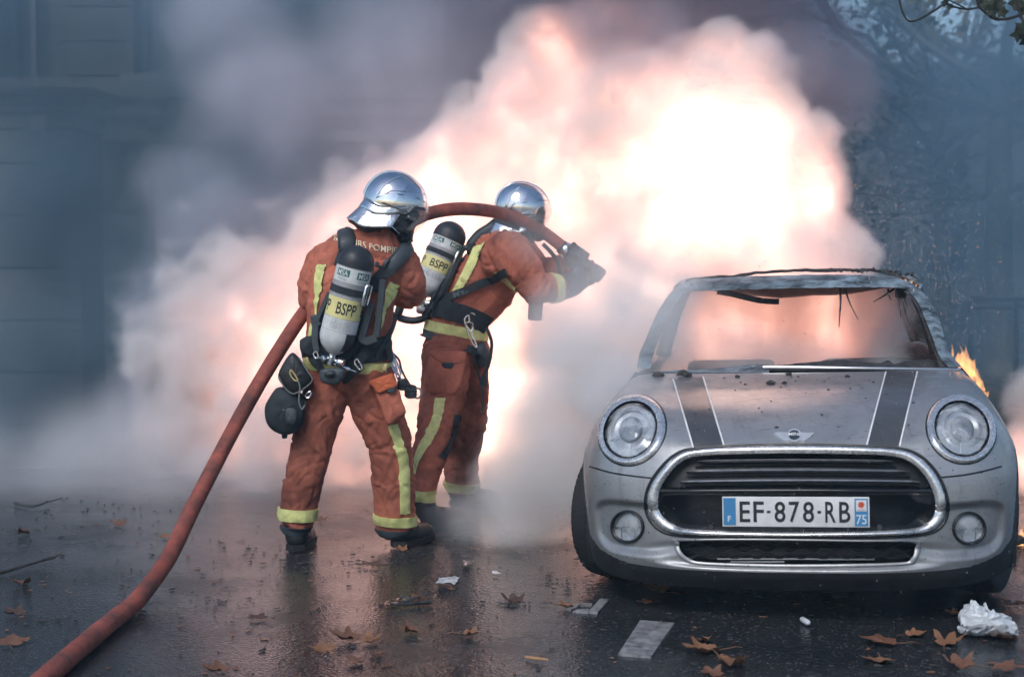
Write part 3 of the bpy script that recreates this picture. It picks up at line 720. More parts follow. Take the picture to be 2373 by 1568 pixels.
for s_ in (-1, 1):
    for yy in (490, 550, 615): badge_piece('badge_feather', [(1015 + s_ * 260, yy), (1015 + s_ * (430 - (yy - 490)), yy), (1015 + s_ * (430 - (yy - 490)), yy + 10), (1015 + s_ * 260, yy + 10)], .006, .0064, M_bowl)
v, f = text_mesh('MINI', 95, 345, .02)
b = MB(); b.add([on_badge(*emb(1015 + p.x, 540 - p.y), .0105) for p in v], f); b.build('badge_letters', M_white, badge, smooth=False)
# --- wheels
M_tread = M_rubber
for s_, sx_ in ((-1, -.742), (1, .742)):
    wc = C(sx_, WH_Y, .283); wc.z = .283; steer = R(20)
    w = empty('wheel', wc); w.parent = car; w.matrix_parent_inverse = Matrix.Translation(-car.location)
    RW = Matrix.Rotation(YAW - steer, 3, 'Z') if True else None
    ax = RW @ Vector((1, 0, 0)); hw = .088; Rw = .283
    b = MB(); prof = [(.19, -hw * .9), (.235, -hw * 1.02), (.268, -hw * .95), (.279, -hw * .7), (.283, -hw * .25), (.283, hw * .25), (.279, hw * .7), (.268, hw * .95), (.235, hw * 1.02), (.19, hw * .9)]
    b.lathe(prof, wc, ax, 72, up=(0, 0, 1)); o_t = b.build('tyre', M_rubber, w)
    b = MB(); up_ = Vector((0, 0, 1)); fw = ax.cross(up_).normalized()
    for i in range(60):                                        # tread blocks
        a = 2 * math.pi * i / 60
        for lane in (-1, 1):
            q = []
            for da, la in ((0, .12), (.055, .12), (.085, .92), (.03, .92)):
                for rr in (.279, .2875):
                    aa = a + da * (1 if lane > 0 else 1); hh = lane * la * hw; r2 = rr - (.012 if la > .5 else 0)
                    q.append(wc + ax * hh + (up_ * math.cos(aa) + fw * math.sin(aa)) * r2)
            b.add(q, [(1, 3, 5, 7), (0, 1, 3, 2), (2, 3, 5, 4), (4, 5, 7, 6), (6, 7, 1, 0)])
    o_tr = b.build('tread', M_rubber, w, smooth=False); o_tr['kind'] = 'stuff'
    b = MB(); b.lathe([(.195, -.06), (.195, .05), (.18, .062), (.165, .05), (.15, .03), (.05, .025), (.045, .05), (.0001, .052)], wc, ax * s_, 40); b.build('rim', M_rim, w)
    # arch liner
    b = MB(); rows = []
    for xx in (sx_ - .02 - s_ * .35, sx_ + s_ * .085):
        rows.append([C(xx, WH_Y + .37 * math.cos(R(a)), WH_Z + .37 * math.sin(R(a))) for a in range(-20, 201, 10)])
    b.grid(rows); b.build('arch_liner', M_black, car)
for s_ in (-1, 1):
    wc = C(.742 * s_, 3.29, .27); wc.z = .27; w = empty('wheel', wc); w.parent = car; w.matrix_parent_inverse = Matrix.Translation(-car.location)
    ax = Matrix.Rotation(YAW, 3, 'Z') @ Vector((1, 0, 0))
    b = MB(); b.lathe([(.18, -.08), (.25, -.088), (.27, -.06), (.272, .06), (.25, .088), (.18, .08)], wc, ax, 48); b.build('tyre', M_char, w)
    b = MB(); b.lathe([(.185, -.05), (.185, .05), (.15, .03), (.05, .03), (.0001, .04)], wc, ax * s_, 32); b.build('rim', M_rim, w)
# engine bay bulk so nothing shines through
b = MB(); b.box((0, .62, .42), (1.05, .9, .44), bev=.05); b.v = [CARM @ v for v in b.v]; b.build('engine_bay', M_black, car)
b = MB(); b.box((0, 1.9, .22), (1.45, 3.3, .06), bev=.02); b.v = [CARM @ v for v in b.v]; b.build('floor_pan', M_char, car)
# --- sides, rear
for s_ in (-1, 1):
    rows = []
    for y in np.linspace(1.13, 3.74, 40):
        k = sstep(3.3, 3.75, y); x0 = .853 - .10 * k; r_ = []
        for z, ins in ((.19, .04), (.26, .012), (.42, .0), (.55, .0), (.63, .013), (.70, .038), (.79, .083), (.86, .15)):
            r_.append(C(s_ * (x0 - ins), y, z))
        rows.append(r_)
    b = MB(); b.grid(rows)
    keep = []
    for f in b.f:
        c = CINV @ (sum((b.v[i] for i in f), Vector()) / 4)
        if math.hypot(c.y - 3.29, c.z - .28) > .34: keep.append(f)
    b.f = keep; b.m = [0] * len(keep)
    o_ = b.build('side_panel', M_burnt, car, sharp=0); o_['label'] = 'scorched side panel with door, paint burnt away'
    sm_ = o_.modifiers.new('thickness', 'SOLIDIFY'); sm_.thickness = .02
    for yy in (1.30, 2.42):
        b = MB(); b.tube([C(s_ * .845, yy, .25), C(s_ * .858, yy, .45), C(s_ * .853, yy, .58), C(s_ * .80, yy, .75), C(s_ * .71, yy, .86)], .006, 6); b.build('door_gap', M_black, o_)
    b = MB(); b.tube([C(s_ * .855, 2.18, .66), C(s_ * .875, 2.24, .665), C(s_ * .875, 2.32, .665), C(s_ * .85, 2.38, .66)], .012, 8); b.build('door_handle', M_char, o_)
rows = []
for z, y in ((.2, 3.68), (.35, 3.78), (.5, 3.80), (.65, 3.77), (.86, 3.70)):
    rows.append([C(x, y - .12 * abs(x / .76) ** 4, z) for x in np.linspace(-.755, .755, 17)])
b = MB(); b.grid(rows); b.build('tailgate', M_burnt, car)
for s_ in (-1, 1):
    b = MB(); b.box((s_ * .62, 3.76, .62), (.16, .05, .22), bev=.02); b.v = [CARM @ v for v in b.v]; b.build('tail_light', mat('tail_light_red', (.2, .01, .01), .3), car)
# --- burnt greenhouse: windscreen frame, roof, pillars
WS_B, WS_T = (1.16, .862), (1.80, 1.245)
def ws_point(zx, zy, off=0.0):
    """point of the windscreen plane seen at that survey spot; the corners lie further back"""
    r_ = CINV.to_3x3() @ ray(*zc(zx, zy)); e = CINV @ EYE
    sl = (WS_T[0] - WS_B[0]) / (WS_T[1] - WS_B[1])
    t = (WS_B[0] + sl * (e.z - WS_B[1]) - e.y) / (r_.y - sl * r_.z)
    p = e + r_ * t; k = .16 * (abs(p.x) / .7) ** 2.2 + off
    t2 = (p.y + k - e.y) / r_.y
    return CARM @ (e + r_ * t2)
def frame_piece(name, out_, in_, m, thick=.05, n=8, lift=0.0):
    oo = sp2(out_, n, False); ii = sp2(in_, n, False); rows = [[], [], [], [], []]
    for i in range(len(oo)):
        a = ws_point(*oo[i], lift); b_ = ws_point(*ii[min(i, len(ii) - 1)], lift); v_ = (a - EYE).normalized(); mid = (a + b_) / 2 - v_ * .012
        j = Vector((0, 0, .0035 * mnoise.noise(Vector((a.x * 40, a.z * 40, 3)))))
        rows[0].append(a + v_ * thick); rows[1].append(a + j); rows[2].append(mid); rows[3].append(b_ - j); rows[4].append(b_ + v_ * thick)
    b = MB(); b.grid([r_ for r_ in rows]); o = b.build(name, m, car, sharp=50); return o
frame_piece('windscreen_pillar', [(345, 535), (352, 480), (380, 410), (430, 295), (480, 215), (530, 168), (592, 140)], [(402, 540), (412, 490), (437, 410), (478, 310), (525, 235), (560, 200), (610, 190)], M_burnt, .07)
frame_piece('windscreen_header', [(588, 141), (760, 130), (1000, 122), (1250, 119), (1420, 126), (1530, 142), (1603, 180)], [(604, 192), (850, 184), (1050, 179), (1250, 176), (1420, 175), (1500, 177), (1560, 186)], M_burnt, .10)
frame_piece('windscreen_pillar', [(1598, 176), (1650, 240), (1690, 320), (1718, 410), (1748, 480), (1790, 530)], [(1548, 188), (1590, 235), (1625, 310), (1660, 400), (1690, 480), (1730, 530)], M_burnt, .07)
frame_piece('windscreen_rubber', [(1545, 186), (1588, 236), (1622, 312), (1656, 402), (1686, 482), (1725, 532)], [(1530, 192), (1574, 238), (1608, 312), (1644, 402), (1674, 484), (1690, 534)], M_char, .05)
# torn, curled edge of the roof skin above the header
b = MB(); pts = [ws_point(*p, .06) for p in sp2([(560, 147), (640, 134), (780, 126), (900, 108), (1080, 100), (1280, 98), (1400, 101), (1500, 122), (1595, 168)], 10, False)]
b.tube([p + Vector((0, 0, .006 * mnoise.noise(p * 23))) for p in pts], [.007 + .007 * max(0, mnoise.noise(p * 9 + Vector((2, 0, 0)))) for p in pts], 7); b.build('torn_roof_edge', M_char, car)
for k in range(16):
    p = ws_point(1230 + k * 24, 104 + 1.1 * max(0, k - 8) ** 1.7 + random.uniform(-4, 4), .05); b = MB()
    b.tube([p, p + Vector((random.uniform(-.03, .03), .02, random.uniform(.004, .016))), p + Vector((random.uniform(-.04, .05), .04, 0))], [.008, .006, .003], 5); b.build('charred_flake', M_char, car)
# roof skin, rails, pillars behind
rows = []
for y in np.linspace(1.98, 3.35, 14):
    sag = -.10 * math.sin(math.pi * (y - 1.9) / 1.5)
    rows.append([C(x, y, 1.262 + sag * (1 - (x / .55) ** 2) - .03 * (x / .55) ** 2 - .05 * sstep(2.9, 3.4, y) + .012 * mnoise.noise(Vector((x * 5, y * 5, 0)))) for x in np.linspace(-.54, .54, 13)])
b = MB(); b.grid(rows); o_ = b.build('roof', M_char, car); o_['label'] = 'sagging charred roof skin'; sm_ = o_.modifiers.new('thickness', 'SOLIDIFY'); sm_.thickness = .012
for s_ in (-1, 1):
    b = MB(); b.tube([C(s_ * .56, 1.92, 1.215), C(s_ * .585, 2.4, 1.225), C(s_ * .575, 3.0, 1.205), C(s_ * .54, 3.4, 1.15)], .035, 8); b.build('roof_rail', M_burnt, car)
    b = MB(); b.tube([C(s_ * .70, 2.42, .86), C(s_ * .65, 2.45, 1.05), C(s_ * .585, 2.5, 1.21)], .04, 8); b.build('door_pillar', M_char, car)
    b = MB(); b.tube([C(s_ * .69, 3.55, .86), C(s_ * .62, 3.48, 1.05), C(s_ * .54, 3.38, 1.16)], .055, 8); b.build('rear_pillar', M_char, car)
# hanging roof lining strip, wires
b = MB(); q = [ws_point(*p, .35) for p in [(700, 195), (760, 205), (830, 222), (900, 236), (975, 240)]]
b.strip(spline(q, 5), [Vector((0, -1, .2))] * 21, .028, .012); b.build('hanging_roof_strip', M_char, car)
for pts in ([(1246, 178), (1250, 240), (1246, 300), (1243, 352)], [(1275, 176), (1280, 215), (1300, 265), (1328, 318)], [(1488, 182), (1440, 215), (1395, 240)], [(1462, 185), (1465, 210), (1475, 232)], [(1500, 182), (1510, 240), (1520, 312)], [(1515, 190), (1530, 250), (1545, 310), (1568, 362)], [(1530, 190), (1534, 225), (1548, 262)]):
    b = MB(); q = spline([ws_point(*p, .12) for p in pts], 6); b.tube(q, [lerp(.006, .0018, i / (len(q) - 1)) for i in range(len(q))], 6); b.build('hanging_wire', M_char, car)
b = MB(); p = ws_point(1518, 200, .12); b.box(p, (.05, .04, .05), bev=.012); b.build('mirror_mount', M_char, car)
# scuttle: bright strip, charred dashboard lumps
b = MB(); q = [ws_point(*p, -.05) for p in sp2([(905, 531), (1100, 532), (1400, 537), (1600, 540), (1782, 543)], 6, False)]
b.tube(q, .0075, 8); b.build('windscreen_base_strip', mat('base_strip', (.55, .57, .58), .3, .8), car)
def lump_row(name, top, base_y, off, m):
    tp = sp2(top, 5, False); rows = [[], [], [], []]
    for zx, zy in tp:
        zy += 3 * mnoise.noise(Vector((zx * .05, 1, 1)))
        a = ws_point(zx, base_y, off); t_ = ws_point(zx, zy, off + .05); v_ = (a - EYE).normalized()
        rows[0].append(a); rows[1].append((a + t_) / 2 - v_ * .01); rows[2].append(t_); rows[3].append(t_ + v_ * .3 - Vector((0, 0, .05)))
    b = MB(); b.grid(rows); return b.build(name, m, car)
lump_row('charred_wiper_cowl', [(430, 548), (560, 542), (700, 535), (820, 523), (880, 516), (932, 524)], 556, -.03, M_burnt)
lump_row('charred_dashboard', [(860, 530), (1000, 520), (1070, 512), (1180, 502), (1250, 497), (1330, 505), (1420, 512), (1460, 500), (1490, 515), (1540, 503), (1600, 497), (1640, 492), (1680, 503), (1760, 512)], 545, .10, M_char)
b = MB(); b.box((0, 1.30, .80), (1.36, .40, .10), bev=.03); b.v = [CARM @ v for v in b.v]; b.build('scuttle', M_char, car)
# burnt seats, far inside
for sx_ in (-.35, .35):
    rows = []
    b = MB(); b.box((sx_, 2.25, .48), (.46, .5, .14), bev=.04); b.box((sx_, 2.52, .66), (.46, .12, .34), bev=.04, rot=Matrix.Rotation(R(-14), 3, 'X')); b.v = [CARM @ v for v in b.v]; b.build('burnt_seat', M_char, car)
# lumps of soot lying on the hood
for i in range(46):
    if i < 9: zx, zy = [(440, 572), (550, 570), (1020, 566), (940, 605), (790, 577), (1283, 575), (1000, 604), (570, 573), (965, 800)][i]; s_ = [.03, .035, .018, .022, .016, .013, .014, .028, .009][i]
    else: zx, zy, s_ = random.uniform(560, 1640), random.uniform(560, 880) , random.uniform(.003, .007)
    if i >= 9 and zy > 640 and random.random() < .4: zy = random.uniform(560, 640)
    p, n_ = hit(*zc(zx, zy)); b = MB(); q = []
    rows = []
    for h_, rr in ((-.002, 1.0), (.25, .95), (.5, .6), (.62, .05)):
        rows.append([p + Vector((math.cos(t) * s_ * rr * random.uniform(.6, 1.2), math.sin(t) * s_ * rr * random.uniform(.5, 1), 0)) + n_ * h_ * s_ + Vector((0, 0, random.uniform(0, .2) * s_)) for t in [k * math.pi / 3.5 for k in range(7)]])
    b.grid([r_ + [r_[0]] for r_ in rows]); b.build('soot_flake', M_char, o_hood, smooth=False)
# ------------------------------------------------------------------ firefighters
M_suit = mat('rust_fire_suit', (.45, .145, .092), .85, var=.22, vscale=7, bump=.35, bscale=420, dirt=(.16, .05, .035), dscale=4.5, damt=.75, spec=.25)
M_suit2 = mat('rust_fire_suit_jacket', (.49, .158, .102), .85, var=.2, vscale=6, bump=.35, bscale=420, dirt=(.22, .06, .04), dscale=5, damt=.6, spec=.25)
def cloth_detail(m, soot, amt):
    N = m.node_tree.nodes; L = m.node_tree.links; b = N['Principled BSDF']; tc = N.new('ShaderNodeTexCoord')
    n1_ = N.new('ShaderNodeTexNoise'); n1_.inputs['Scale'].default_value = 15; n1_.inputs['Detail'].default_value = 6; n1_.inputs['Roughness'].default_value = .62; n1_.inputs['Distortion'].default_value = 1.2
    n2_ = N.new('ShaderNodeTexNoise'); n2_.inputs['Scale'].default_value = 420; n2_.inputs['Detail'].default_value = 2
    n3_ = N.new('ShaderNodeTexNoise'); n3_.inputs['Scale'].default_value = 2.6; n3_.inputs['Detail'].default_value = 8; n3_.inputs['Roughness'].default_value = .72
    for q in (n1_, n2_, n3_): L.new(tc.outputs['Object'], q.inputs['Vector'])
    b1_ = N.new('ShaderNodeBump'); b1_.inputs['Strength'].default_value = .25; b1_.inputs['Distance'].default_value = .012; L.new(n1_.outputs['Fac'], b1_.inputs['Height'])
    b2_ = N.new('ShaderNodeBump'); b2_.inputs['Strength'].default_value = .3; b2_.inputs['Distance'].default_value = .002; L.new(n2_.outputs['Fac'], b2_.inputs['Height']); L.new(b1_.outputs[0], b2_.inputs['Normal']); L.new(b2_.outputs[0], b.inputs['Normal'])
    r_ = N.new('ShaderNodeValToRGB'); r_.color_ramp.elements[0].position = .50; r_.color_ramp.elements[1].position = .68; r_.color_ramp.elements[1].color = (amt,) * 3 + (1,); L.new(n3_.outputs['Fac'], r_.inputs[0])
    mx = N.new('ShaderNodeMix'); mx.data_type = 'RGBA'; L.new(r_.outputs[0], mx.inputs[0]); L.new(b.inputs['Base Color'].links[0].from_socket, mx.inputs[6]); mx.inputs[7].default_value = (*soot, 1); L.new(mx.outputs[2], b.inputs['Base Color'])
cloth_detail(M_suit, (.075, .030, .024), .75); cloth_detail(M_suit2, (.13, .045, .032), .55)
M_flap = mat('orange_pocket_flap', (.52, .125, .05), .85, var=.15, vscale=10, bump=.3, bscale=400)
M_yel = mat('lime_reflective_tape', (.74, .76, .30), .55, var=.12, vscale=25, dirt=(.42, .38, .16), dscale=18, damt=.5, bump=.15, bscale=300)
M_hemg = mat('dark_grey_hem', (.035, .047, .058), .8, var=.3, vscale=20)
M_web = mat('black_webbing', (.022, .028, .034), .75, var=.35, vscale=25, bump=.4, bscale=350)
M_pad = mat('padded_strap', (.042, .052, .062), .55, var=.25, vscale=12, rvar=.1, bump=.1, bscale=120)
M_boot = mat('boot_leather', (.016, .016, .018), .45, var=.4, vscale=18, rvar=.15, bump=.2, bscale=60)
M_glove = mat('dark_blue_glove', (.03, .042, .058), .75, var=.35, vscale=18, bump=.3, bscale=200)
M_silver = mat('silvered_helmet', (.86, .87, .89), .09, 1.0, var=.06, vscale=12, rvar=.05, bump=.05, bscale=25)
M_drape = mat('silvered_neck_cloth', (.82, .83, .85), .24, 1.0, var=.1, vscale=20, bump=.5, bscale=26)
M_steel = mat('polished_steel', (.68, .69, .71), .2, 1.0, var=.15, vscale=40)
M_cyl = mat('grey_cylinder_wrap', (.36, .37, .385), .45, var=.18, vscale=15, dirt=(.2, .2, .21), dscale=16, damt=.5)
M_cylw = mat('white_cylinder_label', (.66, .68, .68), .45, dirt=(.38, .38, .39), dscale=22, damt=.45)
M_cyly = mat('yellow_cylinder_label', (.74, .68, .30), .5, dirt=(.5, .44, .2), dscale=18, damt=.4)
M_cap = mat('rubber_cap', (.02, .024, .03), .5, var=.3, vscale=16, rvar=.12)
M_ink = mat('black_lettering', (.02, .024, .03), .6); M_green = mat('green_lettering', (.02, .12, .11), .6); M_wlet = mat('white_lettering', (.74, .66, .48), .7); M_glet = mat('grey_lettering', (.10, .12, .135), .7)
M_hood = mat('flash_hood_cloth', (.05, .05, .055), .9, bump=.3, bscale=200)
M_cord = mat('grey_cord', (.16, .17, .17), .8); M_tan = mat('tan_webbing', (.45, .36, .17), .8)
M_visor = clear_mat('clear_visor', (.93, .93, .93), .22)

def capsule(mb, p0, r0, p1, r1, n=14):
    p0, p1 = Vector(p0), Vector(p1); ax = p1 - p0; L_ = ax.length
    if L_ < 1e-5: ax = Vector((0, 0, 1)); L_ = 1e-4
    prof = [(1e-4, -r0)] + [(r0 * math.cos(a), -r0 * math.sin(a)) for a in (1.2, .8, .4)] + [(r0, 0), (r1, L_)] + [(r1 * math.cos(a), L_ + r1 * math.sin(a)) for a in (.4, .8, 1.2)] + [(1e-4, L_ + r1)]
    k = len(mb.v); mb.lathe(prof, p0, ax, n)
    m = len(prof); mb.f += [tuple(k + i for i in range(n))[::-1], tuple(k + (m - 1) * n + i for i in range(n))]; mb.m += [0, 0]
def remesh(mb, voxel, smooth=6, fac=.5):
    me = mesh('tmp', mb.v, mb.f); bm = bmesh.new(); bm.from_mesh(me); bmesh.ops.recalc_face_normals(bm, faces=bm.faces); bm.to_mesh(me); bm.free()
    o = link('tmp', me); md = o.modifiers.new('r', 'REMESH'); md.mode = 'VOXEL'; md.voxel_size = voxel
    s_ = o.modifiers.new('s', 'SMOOTH'); s_.iterations = smooth; s_.factor = fac
    dg = bpy.context.evaluated_depsgraph_get(); out = bpy.data.meshes.new_from_object(o.evaluated_get(dg))
    bpy.data.objects.remove(o); bpy.data.meshes.remove(me); return out
def fold(me, caps, amp=.010, seed=0, loose=.010, fr=17):
    """cloth folds: creases run round the limb, strongest near the joints"""
    n = len(me.vertices); co = np.empty(n * 3); me.vertices.foreach_get('co', co); co = co.reshape(-1, 3)
    no = np.empty(n * 3); me.vertices.foreach_get('normal', no); no = no.reshape(-1, 3)
    best = np.full(n, 1e9); ts = np.zeros(n); ai = np.zeros(n, int)
    for i, (a, ra, b, rb) in enumerate(caps):
        a_, b_ = np.array(a), np.array(b); d = b_ - a_; L2 = max(1e-9, d @ d)
        t = np.clip(((co - a_) @ d) / L2, 0, 1); q = a_ + t[:, None] * d
        ds = np.linalg.norm(co - q, axis=1) - (ra + (rb - ra) * t); k = ds < best; best[k] = ds[k]; ts[k] = t[k]; ai[k] = i
    for j in range(n):
        a, ra, b, rb = caps[ai[j]]; ax = (Vector(b) - Vector(a)); ax = ax.normalized() if ax.length > 1e-5 else Vector((0, 0, 1))
        p = Vector(co[j]); al = p.dot(ax); pe = p - ax * al
        sh = mnoise.noise(p * 4.5 + Vector((seed, 0, 0))); sk = pe.x * (16 if ai[j] % 2 else -16) + pe.y * 9
        v = mnoise.noise(pe * 6 + ax * (al * fr * .62 + sk + sh * 3.2) + Vector((seed * 3.1, seed, 0)))
        v2 = mnoise.noise(pe * 11 + ax * (al * fr * 1.5 - sk * 1.3 + sh * 4) + Vector((0, seed * 7, 0)))
        v3 = mnoise.noise(pe * 9 + ax * (al * fr * .9 - sk * .8 - sh * 3.5) + Vector((seed, seed * 2, 4)))
        joint = .5 + .8 * max(0, abs(ts[j] - .5) * 2 - .3)
        crease = max(0, 1 - 4.5 * abs(v3)) ** 1.6
        dsp = amp * joint * (.55 * (1 - 2.6 * abs(v)) + .13 * (1 - 3 * abs(v2)) - .75 * crease) + loose * mnoise.noise(p * 5.5 + Vector((seed * 5, 0, 0)))
        co[j] += no[j] * dsp
    me.vertices.foreach_set('co', co.reshape(-1)); me.update()
    me.polygons.foreach_set('use_smooth', [True] * len(me.polygons))
def bvh_of(*mes):
    v = []; f = []
    for me in mes:
        k = len(v); v += [x.co.copy() for x in me.vertices]; f += [tuple(i + k for i in p.vertices) for p in me.polygons]
    return BVHTree.FromPolygons(v, f)
def cut_below(me, co, no):
    bm = bmesh.new(); bm.from_mesh(me)
    bmesh.ops.bisect_plane(bm, geom=bm.verts[:] + bm.edges[:] + bm.faces[:], plane_co=co, plane_no=no, clear_outer=True)
    bm.to_mesh(me); bm.free()

class Gear:
    def __init__(s, bvh, d): s.b = bvh; s.d = d
    def hit(s, px, py):
        r_ = ray(px, py).normalized(); h = s.b.ray_cast(EYE, r_, s.d + 1.2)
        if h[0] is None:
            best = None
            for t in np.linspace(s.d - .5, s.d + .5, 25):
                q = s.b.find_nearest(EYE + r_ * (t / r_.y))
                if best is None or q[3] < best[3]: best = q
            h = best
        n = h[1] if h[1].dot(r_) < 0 else -h[1]
        return h[0], n
    def tape(s, name, left, right, m, parent, lift=.009, nx=6, n=10, thick=.010):
        """cloth piece between two outlines, lying on the garment"""
        l, r_ = sp2(left, n, False), sp2(right, n, False); rows = []
        for (ax, ay), (bx, by) in zip(l, r_):
            row = []
            for k in range(nx + 1):
                t = k / nx; p, nn = s.hit(lerp(ax, bx, t), lerp(ay, by, t)); row.append(p + nn * lift)
            # drop the edges onto the garment
            e0 = row[0] - (EYE - row[0]).normalized() * thick; e1 = row[-1] - (EYE - row[-1]).normalized() * thick
            rows.append([e0] + row + [e1])
        mb = MB(); mb.grid(rows); return mb.build(name, m, parent, sharp=50)
    def strap(s, name, pts, w, m, parent, lift=.006, thick=.008, n=8, closed=False, face=0.0):
        q = [s.hit(*p) for p in sp2(pts, n, closed)]
        ps = [a for a, b_ in q]; ns = [b_ for a, b_ in q]
        for _ in range(3):
            ns = [(ns[max(i - 1, 0)] + ns[i] + ns[min(i + 1, len(ns) - 1)]).normalized() for i in range(len(ns))]
            ps = [ps[0]] + [(ps[i - 1] + ps[i] * 2 + ps[i + 1]) / 4 for i in range(1, len(ps) - 1)] + [ps[-1]]
        if face: ns = [(nn * (1 - face) + (EYE - pp).normalized() * face).normalized() for pp, nn in zip(ps, ns)]
        mb = MB(); mb.strip([p + nn * lift for p, nn in zip(ps, ns)], ns, w, thick); return mb.build(name, m, parent, sharp=30)
    def pad(s, name, pts, w, thick, m, parent, lift=.02):
        q = [s.hit(*p)[0] for p in sp2(pts, 8, False)]
        for _ in range(6): q = [q[0]] + [(q[i - 1] + q[i] * 2 + q[i + 1]) / 4 for i in range(1, len(q) - 1)] + [q[-1]]
        vd = (EYE - q[len(q) // 2]).normalized(); q = [a + (EYE - a).normalized() * lift for a in q]
        side = (q[-1] - q[0]).cross(vd).normalized(); n_ = len(q)
        rs = [w / 2 * (1 - .35 * (abs(2 * i / (n_ - 1) - 1)) ** 6) for i in range(n_)]
        mb = MB(); mb.tube(q, rs, 14, flat=thick / w, up=side); o = mb.build(name, m, parent, sharp=60)
        # stitched edges
        for sg in (-1, 1):
            e_ = MB(); e_.tube([a + side * sg * r_ * .80 + vd * thick * .36 for a, r_ in zip(q[2:-2], rs[2:-2])], .0022, 5); e_.build('pad_seam', M_web, o)
        return o
    def band(s, name, c, ax, w, m, parent, lift=.010, n=96, rows=6, thick=.016, tilt=None):
        c = Vector(c); ax = Vector(ax).normalized(); a = ax.orthogonal().normalized(); b_ = ax.cross(a); g_ = []
        for j in range(rows + 1):
            o = c + ax * (.5 - j / rows) * w; row = []; cur_r = []
            for k in range(n):
                t = 2 * math.pi * k / n; d_ = a * math.cos(t) + b_ * math.sin(t); h = s.b.ray_cast(o, d_, .5)
                rad = (h[0] - o).length if h[0] else .4
                if g_: rad = min(max(rad, .86 * last_r[k]), 1.16 * last_r[k]); 
                elif rad > .3: rad = .09
                cur_r.append(rad); row.append(o + d_ * (rad + lift))
            g_.append(row); last_r = cur_r
        sm = []
        for row in g_:
            for _ in range(6): row = [(row[k - 1] + row[k] * 2 + row[(k + 1) % n]) / 4 for k in range(n)]
            sm.append(row)
        for _ in range(2): sm = [sm[0]] + [[(a_ + b2 * 2 + c_) / 4 for a_, b2, c_ in zip(sm[j - 1], sm[j], sm[j + 1])] for j in range(1, len(sm) - 1)] + [sm[-1]]
        first = [p + (c + ax * (ax.dot(p - c)) - p).normalized() * thick for p in sm[0]]; last = [p + (c + ax * (ax.dot(p - c)) - p).normalized() * thick for p in sm[-1]]
        mb = MB(); mb.grid([first] + sm + [last], closed_u=True); return mb.build(name, m, parent, sharp=50)

